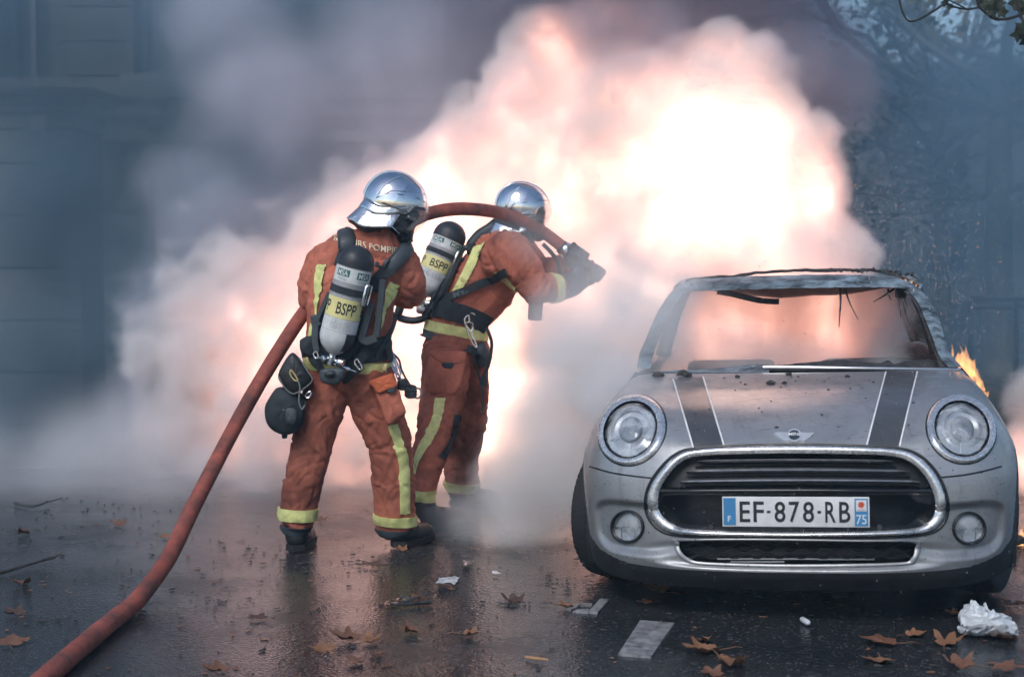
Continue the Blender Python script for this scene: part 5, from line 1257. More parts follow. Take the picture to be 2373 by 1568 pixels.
jack2, mj2 = suit(ff2, 'jacket', tors2 + arms2, M_suit2, .008, .012, 11, loose=.005, cut=(hem_c, hem_n))
jack2.modifiers.new('t', 'SOLIDIFY').thickness = .006
g2 = Gear(bvh_of(me2, mj2), D2); g2l = Gear(bvh_of(me2), D2); g2j = Gear(bvh_of(mj2), D2)
g2j.band('jacket_hem', hem_c - hem_n * .016, -hem_n, .034, M_hemg, jack2)
tc_ = (P(*n1(640, 330), D2) + P(*n1(1560, 690), D2)) / 2
g2j.band('waist_tape', tc_, (-hem_n + Vector((-.12, 0, 0))).normalized(), .052, M_yel, jack2, lift=.011)
g2j.band('sleeve_tape', P(1286, 668, D2 - .18), (P(1310, 666, D2 - .15) - P(1262, 670, D2 - .2)), .048, M_yel, jack2)
g2.tape('back_tape', [z2(1425, 560), z2(1390, 640), z2(1340, 740), z2(1290, 838)], [z2(1498, 520), z2(1460, 620), z2(1410, 720), z2(1360, 815)], M_yel, jack2)
g2.tape('back_tape', [a2(240, 1045), a2(320, 1130), a2(450, 1265)], [a2(340, 1050), a2(390, 1110), a2(480, 1215)], M_yel, jack2, n=5)
g2l.tape('leg_tape', [z3(1183, 545), z3(1160, 680), z3(1105, 800), z3(1056, 910), z3(1054, 1060)], [z3(1246, 545), z3(1225, 660), z3(1190, 770), z3(1125, 880), z3(1076, 975)], M_yel, body2)
g2l.tape('knee_patch', [z3(1298, 645), z3(1290, 740), z3(1255, 830), z3(1195, 915)], [z3(1355, 650), z3(1330, 750), z3(1290, 850), z3(1235, 935)], M_web, body2)
for (x, y, d, w) in ((976, 1146, 7.46, .055), (1069, 1128, 8.16, .055)): g2l.band('ankle_tape', P(x, y, d), (.08, 0, 1), w, M_yel, body2)
for (x, y, d) in ((975, 1168, 7.46), (1069, 1148, 8.18)): g2l.band('trouser_hem', P(x, y, d), (.06, 0, 1), .025, M_hemg, body2, lift=.012, thick=.02)
pk = outline_solid('leg_pocket', [n1(690, 900), n1(950, 940), n1(1205, 960), n1(1190, 1200), n1(1080, 1480), n1(880, 1500), n1(690, 1470), n1(672, 1180)], 7.535, .10, M_suit2, body2, .014)
outline_solid('pocket_flap', [n1(700, 845), n1(960, 832), n1(1230, 840), n1(1228, 930), n1(1190, 1005), n1(980, 1030), n1(820, 990), n1(735, 920)], 7.525, .08, M_suit2, pk, .006)
outline_solid('pocket_tab', [n1(868, 1010), n1(960, 1005), n1(1055, 1012), n1(1020, 1085), n1(960, 1090), n1(900, 1075)], 7.518, .02, M_hemg, pk, .003)
boot(ff2, (P(974, 1222, 7.42).x, 7.42, 0), (.65, .35, 0), P(976, 1165, 7.46)); boot(ff2, (P(1040, 1170, 8.2).x, 8.2, 0), (.97, -.05, 0), P(1069, 1140, 8.18))
helmet(ff2, P(*a2(545, 345), D2), (.95, .06, -.34), .90, R(2))
# harness and cylinder on the back
har2 = g2.strap('lumbar_belt', [n1(700, 190), n1(900, 190), n1(1150, 260), n1(1400, 350), n1(1530, 420)], .095, M_web, ff2, lift=.006, thick=.018); har2['label'] = 'wide black lumbar belt on the leaning firefighter'
g2.pad('shoulder_pad', [(1068, 566), (1090, 546), (1120, 528), (1150, 517), (1176, 514)], .074, .036, M_pad, har2, .012)
g2.strap('shoulder_strap', [(1168, 512), (1196, 520), (1218, 540), (1228, 560)], .055, M_web, har2, lift=.010, thick=.014)
st2 = g2.strap('waist_strap', [z2(1200, 910), z2(1300, 860), z2(1450, 790), z2(1560, 740), z2(1640, 705)], .042, M_web, har2, lift=.012, thick=.010)
v, f = text_mesh('MSA', 11, 36, .008); q = []
for p in v:
    x, y = z2(1355, 842); c, s_ = math.cos(R(20)), math.sin(R(20)); hp, hn = g2.hit(x + p.x * c + p.y * s_ * -0, y - p.y - p.x * s_ * .9); q.append(hp + hn * .026)
b = MB(); b.add(q, f); b.build('strap_letters', M_glet, st2, smooth=False)
g2.strap('back_frame', [(1094, 565), (1072, 605), (1050, 650), (1030, 690), (1012, 715)], .026, M_pad, har2, lift=.022, thick=.022)
g2.strap('back_frame', [(1085, 570), (1062, 610), (1040, 655), (1020, 700)], .02, M_web, har2, lift=.05, thick=.015)
b = MB(); b.tube([P(x, y, D2 - .06) for x, y in sp2([n1(720, 170), n1(640, 290), n1(560, 350), n1(420, 370), n1(300, 350), n1(200, 310), n1(125, 290)], 5, False)], .036, 10, flat=.55, up=(0, 1, 0)); b.build('pack_foot', M_pad, har2)
cyl2 = cylinder_pack(ff2, P(*z2(1310, 395), D2 - .02), P(*z2(1110, 860), D2 - .06), .083, (.25, -1, .1), turn=-.05)
for c_, r_ in ((n1(232, 210), .022), (n1(560, 180), .026)):
    b = MB(); p = P(*c_, D2 - .10); b.lathe([(.004, -.03), (r_ * .8, -.028), (r_, -.012), (r_, .012), (r_ * .8, .028), (.004, .03)], p, (.3, -.2, .9), 8); b.build('valve_knob', M_cap if r_ < .024 else M_steel, har2)
wire_loop('pressure_line', [z2(1240, 750), z2(1190, 830), z2(1150, 900), z2(1130, 940)], D2 - .14, .006, M_cap, har2, closed=False)
# belt gear
for pts in ([n1(1275, 290), n1(1290, 390), n1(1335, 420), n1(1330, 560), n1(1395, 740), n1(1380, 770), n1(1300, 640), n1(1240, 450), n1(1215, 350)], [n1(1225, 410), n1(1320, 400), n1(1340, 520), n1(1300, 530), n1(1250, 450)]): wire_loop('carabiner', pts, D2 - .22, .0045, M_steel, ff2)
wire_loop('belt_hook', [n1(1305, 260), n1(1340, 262), n1(1370, 285)], D2 - .2, .004, M_steel, ff2, closed=False)
b = MB(); q = spline([P(x, y, d) for (x, y), d in ((n1(1320, 770), 7.60), (n1(1360, 950), 7.60), (n1(1420, 1150), 7.62), (n1(1470, 1350), 7.64), (z3(1482, 560), 7.64), (z3(1480, 640), 7.62))], 6)
b.tube(q, .006, 7); b.build('safety_cord', M_web, ff2)
b = MB(); q = [P(*n1(x, y), 7.66) for x, y in ((1540, 470), (1580, 560), (1620, 700), (1610, 860), (1570, 1050), (1510, 1200), (1500, 1370))]
q = spline(q, 5); b.strip(q, [Vector((.3, -1, 0))] * len(q), [.016 + .018 * sstep(.75, .95, i / (len(q) - 1)) for i in range(len(q))], .006); b.build('strap_tail', M_web, ff2)
outline_solid('belt_pouch', [n1(1340, 720), n1(1500, 690), n1(1590, 850), n1(1560, 1040), n1(1440, 1070), n1(1360, 900)], 7.74, .14, M_pad, ff2, .03)
wire_loop('tag_cord', [a2(580, 1320), a2(600, 1370), a2(630, 1400), a2(640, 1350), a2(610, 1330)], D2, .003, M_tan, ff2)
b = MB(); b.box(P(*a2(690, 1465), D2), (.075, .03, .105), bev=.014, rot=Matrix.Rotation(R(4), 3, 'Y')); b.build('radio_case', mat('plum_radio_case', (.20, .10, .13), .6), ff2)
wire_loop('air_hose', [a2(770, 740), a2(850, 820), a2(930, 930), a2(965, 1060), a2(960, 1100)], D2 - .12, .011, M_cap, ff2, closed=False)
# hands on the nozzle
NZ0, NZ1 = P(1306, 576, D2 - .02), P(1392, 640, D2 - .06); nax = (NZ1 - NZ0).normalized()
gripping_glove(ff2, P(1308, 665, D2 - .14), NZ0.lerp(NZ1, .68) - Vector((0, 0, .012)), nax, .032); gripping_glove(ff2, P(1322, 606, D2 + .10), NZ0.lerp(NZ1, .30), nax, .034)
mb = MB(); cu = [P(1300, 668, D2 - .16), P(1322, 662, D2 - .12), P(1345, 650, D2 - .09)]
capsule(mb, cu[0], .062, cu[1], .060); capsule(mb, cu[1], .060, cu[2], .045)
me = remesh(mb, .009, 3); fold(me, [(cu[0], .06, cu[2], .05)], .006, 21, .004); link('glove_cuff', me, ff2, M_glove)

# ------------------------------------------------------------------ hose and nozzle
M_hose = mat('orange_red_hose', (.36, .085, .055), .6, var=.3, vscale=5, dirt=(.07, .03, .028), dscale=9, damt=.9, bump=.5, bscale=260)
hp = [(-20, 1710, 4.16), (45, 1636, 4.45), (132, 1558, 4.82), (285, 1426, 5.58), (385, 1300, 6.1), (452, 1165, 6.42), (555, 968, 6.72), (640, 822, 6.88), (714, 712, 7.02), (780, 642, 7.26), (880, 562, 7.32), (950, 515, 7.25), (1000, 493, 7.22), (1070, 484, 7.35), (1150, 492, 7.58), (1215, 514, 7.72), (1264, 542, 7.78), (1310, 578, 7.80)]
hpts = spline([P(*p) for p in hp], 10)
for p in hpts: p.z = max(p.z, .034)
b = MB(); n = 40; rows = []; prev = None
for i, p in enumerate(hpts):
    t = (hpts[min(i + 1, len(hpts) - 1)] - hpts[max(i - 1, 0)]).normalized()
    a = (prev - t * prev.dot(t)) if prev else Vector((0, 0, 1)).cross(t); a.normalize(); prev = a; c = t.cross(a); rr = lerp(.0345, .030, i / len(hpts))
    rows.append([p + (a * math.cos(2 * math.pi * k / n) + c * math.sin(2 * math.pi * k / n)) * rr * (1 + (.03 if k % 2 else -.03) + .02 * mnoise.noise(p * 7)) for k in range(n)])
b.grid(rows, closed_u=True); hose = b.build('fire_hose', M_hose, sharp=0); tag(hose, 'orange red ribbed fire hose rising from the road over both firefighters', 'hose')
noz = empty('nozzle', NZ0); tag(noz, 'dark fire nozzle in the gloved hands of the leaning firefighter', 'nozzle')
b = MB(); b.lathe([(.001, -.02), (.036, -.02), (.038, .0), (.038, .03), (.030, .035), (.027, .10), (.030, .105), (.033, .14), (.030, .175), (.038, .18), (.042, .215), (.040, .245), (.030, .25), (.028, .235), (.001, .23)], NZ0, nax, 24); b.build('nozzle_barrel', M_cap, noz)
b = MB(); b.lathe([(.040, .0), (.042, .004), (.042, .024), (.040, .028)], NZ0, nax, 24); b.build('nozzle_coupling', M_steel, noz)
b = MB(); s_ = nax.cross(Vector((0, 0, 1))).normalized(); m_ = NZ0 + nax * .11; upv = Vector((.25, 0, 1)).normalized()
b.tube(spline([m_ + s_ * .035, m_ + s_ * .045 + upv * .03, m_ + upv * .05 + s_ * .03, m_ + upv * .05 - s_ * .03, m_ - s_ * .045 + upv * .03, m_ - s_ * .035], 5), .010, 8); b.build('bail_handle', M_cap, noz)
# ------------------------------------------------------------------ leaves, litter, burnt scraps on the road
M_lf = [mat('fallen_leaf_tan', (.26, .125, .06), .55, var=.3, vscale=18, dirt=(.11, .05, .03), dscale=25, damt=.7), mat('fallen_leaf_brown', (.19, .085, .045), .5, var=.35, vscale=18, dirt=(.07, .035, .025), dscale=25, damt=.7), mat('fallen_leaf_dark', (.075, .042, .03), .5, var=.4, vscale=18)]
def leaf_mesh(seed, curl):
    rn = random.Random(seed); n = 40; v = [Vector((0, 0, .006))]; f = []
    tips = [(-125, .62), (-62, .88), (0, 1.0), (62, .88), (125, .62)]
    def rad(a):
        a = (a + 180) % 360 - 180; m = .34
        for t, L_ in tips:
            d = abs((a - t + 180) % 360 - 180); m = max(m, L_ * (.42 + .58 * max(0, 1 - d / 38) ** .9))
        return m
    rings = (.33, .66, 1.0)
    jag = [rn.uniform(.86, 1.06) for _ in range(n)]
    for k, rr in enumerate(rings):
        for i in range(n):
            a = 360 * i / n; r_ = rad(a) * rr * (jag[i] if rr == 1 else 1); x, y = r_ * math.sin(math.radians(a)), r_ * math.cos(math.radians(a))
            z = .05 + curl * (x * x * .55 + .35 * y * y * (1 if y > 0 else -.3)) + .10 * mnoise.noise(Vector((x * 2.4, y * 2.4, seed))) * curl * 2 - .03 * math.cos(math.radians(a * 5)) * rr
            v.append(Vector((x, y, max(.004, z))))
    for i in range(n): f.append((0, 1 + i, 1 + (i + 1) % n))
    for k in range(2):
        for i in range(n): f.append((1 + k * n + i, 1 + (k + 1) * n + i, 1 + (k + 1) * n + (i + 1) % n, 1 + k * n + (i + 1) % n))
    q = [Vector((0, -.2, .03)), Vector((.03, -.6, .06)), Vector((.12, -1.0, .12)), Vector((.2, -1.25, .05))]
    b = MB(); b.tube(q, .018, 4); k0 = len(v); v += b.v; f += [tuple(i + k0 for i in g) for g in b.f]
    return v, f
LV = [leaf_mesh(i, c) for i, c in enumerate((.55, .9, .35, 1.2, .7))]
leaf_meshes = [mesh('fallen_leaf', v, f) for v, f in LV]
leaves = [ # survey x, y, size, turn, mesh, colour, label
 (749, 1508, .090, 20, 0, 0, 'curled tan leaf, leftmost of the cluster below the firefighters'), (812, 1482, .105, 75, 1, 1, 'long brown leaf with stem in the cluster below the firefighters'), (858, 1487, .07, -40, 3, 0, 'small curled leaf at the right end of the stemmed brown leaf'),
 (826, 1530, .07, 140, 2, 1, 'flat brown leaf, lowest of the cluster below the firefighters'), (872, 1514, .05, 200, 0, 1, 'small leaf right of the lowest cluster leaf'), (954, 1465, .085, 95, 3, 1, 'dark brown leaf lying alone left of the curled tan one'),
 (1082, 1472, .075, 250, 1, 0, 'light curled leaf left of the white road dash'), (932, 1276, .055, 30, 3, 0, 'small pinkish leaf beside the nearer right boot'), (743, 1208, .07, 10, 3, 1, 'upright curled leaf between the legs of the nearer firefighter'), (508, 1556, .085, 80, 1, 1, 'brown leaf at the bottom edge right of the hose'),
 (601, 1434, .08, 60, 2, 2, 'faint dark leaf on the road right of the hose'), (973, 1385, .07, 120, 2, 1, 'flat leaf on the wet road under the plastic wrapper'), (864, 1311, .085, 45, 2, 2, 'dull wet leaf in front of the nearer right boot'), (49, 1354, .09, 170, 3, 1, 'curled brown leaf at the left edge, highest of three'), (38, 1424, .085, 60, 1, 2, 'dull leaf at the left edge, middle of three'),
 (25, 1494, .115, 10, 0, 1, 'large brown leaf at the left edge, lowest of three'), (57, 1236, .085, 110, 3, 2, 'dark curled leaf far left in the mist'), (276, 1218, .075, 20, 3, 1, 'pale leaf in the mist left of the hose'), (385, 1246, .075, 320, 0, 0, 'tan leaf touching the hose from behind'),
 (1527, 1372, .095, 40, 3, 0, 'orange leaf in the shadow under the car'), (1500, 1398, .07, 90, 2, 1, 'flat leaf under the left of the bumper'), (1623, 1486, .07, 200, 3, 0, 'upright curled leaf on top of the pair right of the road dash'), (1640, 1510, .115, 95, 1, 0, 'large brown leaf right of the white road dash'), (1697, 1540, .115, 130, 3, 0, 'large curled tan leaf near the bottom edge below the bumper'),
 (2051, 1492, .115, 70, 0, 1, 'wide brown leaf below the right half of the bumper'), (2036, 1531, .10, 160, 2, 0, 'flat tan leaf with stem below the wide brown leaf'), (2115, 1474, .075, 280, 1, 0, 'small leaf with raised stem left of the plastic bag'), (2194, 1493, .095, 330, 3, 0, 'curled tan leaf left below the plastic bag'),
 (2331, 1482, .10, 100, 1, 1, 'leaf right under the plastic bag'), (2350, 1402, .10, 200, 0, 2, 'leaf at the right edge above the plastic bag'), (2228, 1546, .10, 20, 3, 1, 'curled leaf at the bottom right, left of two'), (2322, 1552, .11, 250, 0, 1, 'leaf at the bottom right corner, right of two'), (1315, 1407, .065, 100, 1, 0, 'tan leaf across the end of the hooked road mark'), (1652, 1566, .08, 30, 1, 1, 'leaf cut by the bottom edge below the bumper'),
 (2215, 1425, .06, 60, 1, 0, 'small leaf peeking from behind the plastic bag'), (1192, 1396, .085, 15, 3, 2, 'dark soggy leaf in the heap left of the car')]
for i, (x, y, s_, rot, k, c, lab) in enumerate(leaves):
    p = G(x, y); o = bpy.data.objects.new('fallen_leaf', leaf_meshes[k].copy() if False else leaf_meshes[k]); COL.objects.link(o)
    if not o.data.materials: o.data.materials.append(M_lf[0])
    o.location = (p.x, p.y, .004); o.rotation_euler = (0, 0, R(rot)); o.scale = (s_ * .78, s_ * (.62 + .25 * ((i * 7) % 5) / 4), s_ * .8)
    o.material_slots[0].link = 'OBJECT'; o.material_slots[0].material = M_lf[c]
    tag(o, lab, 'leaf', 'fallen leaves on the road')
# small burnt scraps and grit, scattered
rn = random.Random(4); v = []; f = []
def scrap(p, s_):
    k = len(v); m = rn.randint(4, 6); ang = sorted(rn.uniform(0, 6.28) for _ in range(m)); st = rn.uniform(.35, 1); a0 = rn.uniform(0, 3.14)
    ring = [Vector((math.cos(a) * s_ * rn.uniform(.5, 1.2), math.sin(a) * s_ * st * rn.uniform(.5, 1.2), 0)) for a in ang]
    ring = [Vector((q.x * math.cos(a0) - q.y * math.sin(a0), q.x * math.sin(a0) + q.y * math.cos(a0), 0)) for q in ring]
    for q in ring: v.append(Vector((p.x + q.x, p.y + q.y, 0)))
    for q in ring: v.append(Vector((p.x + q.x * .8, p.y + q.y * .8, s_ * rn.uniform(.08, .28))))
    v.append(Vector((p.x, p.y, s_ * rn.uniform(.1, .35)))); t = len(v) - 1
    for i in range(m): j = (i + 1) % m; f.append((k + i, k + j, k + m + j, k + m + i)); f.append((k + m + i, k + m + j, t))
for i in range(950):
    x = rn.uniform(-20, 2390); y = rn.choice((rn.uniform(1180, 1566), rn.uniform(1200, 1450)))
    if 1400 < x < 2300 and y < 1400: continue
    scrap(G(x, y), rn.choice((.004, .005, .006, .008, .010, .016)) * rn.uniform(.7, 1.2))
for cx, cy, n_, sp in ((700, 1300, 30, 60), (480, 1390, 26, 70), (250, 1170, 40, 110), (1192, 1396, 34, 22), (320, 1420, 10, 30), (620, 1275, 22, 60), (120, 1440, 18, 40), (850, 1310, 25, 50), (1330, 1350, 26, 40), (1000, 1290, 14, 60)):
    for i in range(n_): scrap(G(cx + rn.gauss(0, sp), max(1120, cy + rn.gauss(0, sp * .22))), rn.uniform(.006, .02))
me = mesh('burnt_scraps', v, f, False); tag(link('burnt_scraps', me, None, M_char), 'black burnt scraps scattered over the wet road', 'debris', None, 'stuff')
v = []; f = []
for i in range(240):
    x = rn.uniform(-20, 2390); yy = rn.uniform(1210, 1566)
    if 1400 < x < 2330 and yy < 1390: continue
    scrap(G(x, yy), rn.uniform(.006, .022))
me = mesh('leaf_litter', [Vector((p.x, p.y, p.z * .6)) for p in v], f, False); tag(link('leaf_litter', me, None, M_lf[1]), 'brown crumbs of crushed leaves trodden over the road', 'leaf litter', None, 'stuff')
# twigs
for pts, lab in (([(-10, 1330), (40, 1315), (90, 1300), (128, 1291)], 'dark fallen twig pointing in from the left edge'), ([(35, 1165), (70, 1172), (95, 1168), (110, 1160)], 'small forked twig in the mist at far left'), ([(1000, 1393), (925, 1399), (905, 1396)], 'thin stalk lying beside the plastic wrapper')):
    b = MB(); q = spline([G(x, y, .010 + .004 * i) for i, (x, y) in enumerate(pts)], 5); b.tube(q, [lerp(.009, .004, i / (len(q) - 1)) for i in range(len(q))], 6); m_ = q[len(q) // 2]; b.tube([m_, m_ + Vector((.06, .05, .015)), m_ + Vector((.12, .06, .03))], .004, 5); tag(b.build('fallen_twig', M_char), lab, 'twig')
# litter
M_bag = mat('white_plastic_film', (.66, .70, .74), .3, var=.12, vscale=6, trans=.15)
def crumple(name, outline, z, seed, m, lab, cat, amp=.02, hi=None):
    """crumpled thing standing on the ground; outline in survey units"""
    q = sp2(outline, 9, True); c = G(sum(p[0] for p in q) / len(q), max(p[1] for p in q) - 6); base = c.y
    d = base; ys = [p[1] for p in q]; cx = sum(p[0] for p in q) / len(q); cy_ = (min(ys) + max(ys)) / 2; rows = []
    L_ = 28
    for j in range(L_ + 1):
        t = math.pi * j / L_; row = []
        for (x, y) in q:
            rr = math.sin(t) ** .7 if 0 < j < L_ else .02
            p = P(cx + (x - cx) * rr, cy_ + (y - cy_) * rr, d - math.cos(t) * .10 * (1 if hi is None else hi))
            nz = abs(mnoise.noise(p * 15 + Vector((seed, 0, 0)))) * 2 - .6; nz2 = abs(mnoise.noise(p * 34 + Vector((seed, 3, 0)))) * 2 - .5
            p += Vector((nz, nz2 * .6, abs(nz2) - .3)) * amp * rr; p.z = max(p.z, .002); row.append(p)
        rows.append(row)
    b = MB(); b.grid(rows, closed_u=True); o = b.build(name, m, None, smooth=True, sharp=14); return tag(o, lab, cat)
crumple('plastic_bag', [(2226, 1455), (2228, 1425), (2245, 1402), (2262, 1398), (2280, 1415), (2300, 1415), (2322, 1428), (2340, 1445), (2362, 1458), (2352, 1472), (2320, 1474), (2290, 1470), (2255, 1470)], 0, 3, M_bag, 'crumpled white plastic bag on the road below the right headlight', 'plastic bag', .034)
def sheet(name, pts, lab, m, seed, amp=.010, cat='litter'):
    q = [G(x, y) for x, y in pts]; rows = []
    for j in range(9):
        row = []
        for i in range(11):
            s_, t = i / 10, j / 8; p = q[0].lerp(q[1], s_).lerp(q[3].lerp(q[2], s_), t); nz = mnoise.noise(p * 22 + Vector((seed, 0, 0)))
            p = p + Vector((nz * .012, mnoise.noise(p * 25) * .012, 0)); p.z = .008 + amp * (.6 + nz + .5 * mnoise.noise(p * 60)); p.z = max(.003, p.z); row.append(p)
        rows.append(row)
    b = MB(); b.grid(rows); o = b.build(name, m, None, smooth=True, sharp=25); return tag(o, lab, cat)
sheet('paper_scrap', [(1020, 1344), (1066, 1343), (1054, 1360), (1008, 1358)], 'torn white printed paper scrap right of the boots', mat('wet_paper', (.58, .60, .62), .6, dirt=(.15, .16, .17), dscale=60, damt=.9), 2)
sheet('plastic_wrapper', [(900, 1395), (950, 1391), (972, 1404), (888, 1412)], 'clear plastic wrapper lying on the wet road', clear_mat('clear_film', (.62, .66, .70), .30, .12), 5, .018)
sheet('foil_scrap', [(1073, 1303), (1090, 1302), (1098, 1312), (1076, 1314)], 'small bright foil scrap above the torn paper', M_steel, 7)
sheet('foil_scrap', [(1140, 1327), (1156, 1327), (1158, 1334), (1142, 1334)], 'small white scrap right of the torn paper', M_bag, 8, .005)
b = MB(); p0, p1 = G(1857, 1433, .012), G(1874, 1443, .012); b.lathe([(.001, 0), (.009, .002), (.011, .01), (.011, (p1 - p0).length - .012), (.006, (p1 - p0).length), (.001, (p1 - p0).length + .003)], p0, p1 - p0, 14); tag(b.build('plastic_tube', M_bag), 'small pale plastic tube on the road below the plate', 'litter')
b = MB(); q = [G(1218, 1521, .006), G(1245, 1524, .010), G(1270, 1527, .006)]; b.tube(q, [.007, .0085, .005], 6, flat=.5); tag(b.build('wood_splinter', mat('raw_wood', (.45, .24, .11), .7)), 'orange wood splinter near the bottom middle', 'splinter')
# ------------------------------------------------------------------ flames
def flame_mat(name, col, strength):
    m = bpy.data.materials.new(name); m.use_nodes = True; N = m.node_tree.nodes; L = m.node_tree.links; N.remove(N['Principled BSDF'])
    pv = N.new('ShaderNodeVolumePrincipled'); pv.inputs['Density'].default_value = 0.0
    pv.inputs['Emission Color'].default_value = (*col, 1); pv.inputs['Emission Strength'].default_value = strength
    L.new(pv.outputs[0], N['Material Output'].inputs['Volume']); return m
M_flame = flame_mat('flame_gas', (1, .42, .13), 48.0)
def flames(name, roots, label, d, seed, vox=.005):
    """tongues of flame rising from roots (x, y, height, width in survey units)"""
    rn = random.Random(seed); mb = MB()
    for x, y, h_, w in roots:
        q = []; n = 7; ph = rn.uniform(0, 6)
        for i in range(n):
            t = i / (n - 1); q.append((P(x + w * .55 * math.sin(ph + t * 3.4) * t + rn.uniform(-.1, .1) * w, y - h_ * t, d + .01 * math.sin(ph * 2 + t * 4)), max(.0022, w / pxm(d) * .5 * (1 - t) ** .7 * (1 + .25 * math.sin(t * 7 + ph)))))
        for (a, ra), (b_, rb) in zip(q[:-1], q[1:]): capsule(mb, a, ra, b_, rb, 8)
    me = remesh(mb, vox, 2); me.polygons.foreach_set('use_smooth', [True] * len(me.polygons))
    return tag(link(name, me, None, M_flame), label, 'flame')
flames('flame', [(2228, 838, 50, 11), (2242, 850, 56, 12), (2258, 868, 46, 12), (2268, 886, 38, 10), (2278, 902, 32, 9), (2288, 918, 24, 7), (2250, 856, 30, 9), (2216, 846, 44, 10), (2224, 852, 30, 8), (2232, 860, 52, 11), (2240, 866, 34, 9), (2246, 872, 42, 12), (2254, 880, 30, 10), (2206, 830, 34, 8), (2206, 812, 20, 6), (2228, 846, 36, 12), (2236, 832, 26, 8), (2243, 858, 26, 14), (2252, 866, 20, 13), (2222, 850, 18, 10), (2262, 884, 12, 7), (2264, 894, 26, 12), (2270, 902, 24, 9), (2278, 915, 20, 8)], 'small bright flames at the foot of the right windscreen pillar', 6.75, 3)
flames('flame', [(2098, 651, 7, 6), (2112, 657, 9, 7), (2122, 664, 9, 6), (2085, 647, 5, 5), (2128, 672, 6, 5)], 'thin line of flame along the right end of the roof edge', 7.22, 4, .004)
flames('flame', [(2172, 712, 12, 4), (2180, 730, 12, 4)], 'tiny flame on the outer side of the right windscreen pillar', 7.1, 5, .004)
flames('flame', [(2360, 1305, 95, 20), (2370, 1300, 80, 18), (2338, 1296, 34, 14), (2348, 1300, 52, 18), (2358, 1302, 46, 16), (2368, 1300, 64, 18), (2346, 1282, 22, 16), (2362, 1278, 30, 18), (2352, 1262, 18, 14), (2376, 1270, 30, 18), (2390, 1285, 34, 20), (2410, 1275, 40, 22), (2372, 1252, 22, 10), (2340, 1250, 10, 8)], 'low flames on the road behind the right side of the car', 7.1, 6, .007)
flames('flame', [(1392, 232, 46, 16), (1412, 240, 58, 18), (1432, 246, 40, 14), (1404, 226, 34, 10)], 'orange flame wisps curling through the smoke above the firefighters', 8.62, 9, .012)
# burnt scraps feeding them
b = MB()
for i in range(12):
    p = P(2350 + i * 9, 1290 + random.uniform(-8, 6), 7.1); p.z = max(.0, p.z - .02); b.box(p + Vector((0, 0, .02)), (random.uniform(.05, .1), .06, random.uniform(.02, .05)), rot=Matrix.Rotation(random.uniform(0, 3), 3, 'Z'), bev=.008)
tag(b.build('burning_rubble', M_char, smooth=False), 'charred rubble burning on the road right of the car', 'rubble', None, 'stuff')
# ------------------------------------------------------------------ water droplets and embers in the air
def specks(name, n, box, size, m, label, cat, seed, streak=(0, 0, 1), dens=None):
    rn = random.Random(seed); v = []; f = []
    (x0, x1), (y0, y1), (d0, d1) = box; i = 0
    while i < n:
        x, y = rn.uniform(x0, x1), rn.uniform(y0, y1)
        if dens and rn.random() > dens(x, y): continue
        i += 1; p = P(x, y, rn.uniform(d0, d1)); s_ = size * rn.uniform(.4, 1.3); st = (Vector(streak) + Vector((rn.uniform(-.5, .5), rn.uniform(-.5, .5), rn.uniform(-.5, .5)))).normalized() * s_ * rn.uniform(.8, 2.2)
        a = st.orthogonal().normalized() * s_ * .45; c = st.cross(a).normalized() * s_ * .45; k = len(v)
        v += [p - st, p + a, p - a * .5 + c * .8, p - a * .5 - c * .8, p + st]; f += [(k, k + 1, k + 2), (k, k + 2, k + 3), (k, k + 3, k + 1), (k + 4, k + 2, k + 1), (k + 4, k + 3, k + 2), (k + 4, k + 1, k + 3)]
    return tag(link(name, mesh(name, v, f, False), None, m), label, cat, None, 'stuff')
M_drop = mat('water_drop', (.75, .76, .78), .25)
M_ember = mat('glowing_ember', (.3, .08, .02), .6, emis=(1, .38, .16), estr=1.3)
den1 = lambda x, y: math.exp(-((x - (1985 + (y - 400) * .42)) / 170) ** 2) * sstep(180, 520, y) + .10
specks('water_spray', 3400, ((1890, 2400), (220, 800), (6.9, 9.2)), .0024, M_drop, 'fine water droplets flying right of the fire', 'spray', 1, (.3, 0, .8), den1)
specks('embers', 190, ((1930, 2330), (420, 740), (7.0, 8.8)), .0026, M_ember, 'glowing embers blowing off the car roof', 'embers', 2, (.4, 0, .7), den1)
specks('rain_drops', 500, ((1350, 2372), (760, 1400), (4.6, 6.4)), .0018, M_drop, 'falling water drops in front of the car', 'rain', 3, (.05, 0, 2.4))
specks('flying_soot', 130, ((1500, 2372), (300, 860), (6.6, 8.0)), .0040, M_char, 'dark soot flakes in the air above the car', 'soot', 4)
specks('spray_drops', 260, ((1380, 1700), (620, 960), (6.6, 7.2)), .0025, M_drop, 'white water drops splashing off the left windscreen pillar', 'spray', 5)
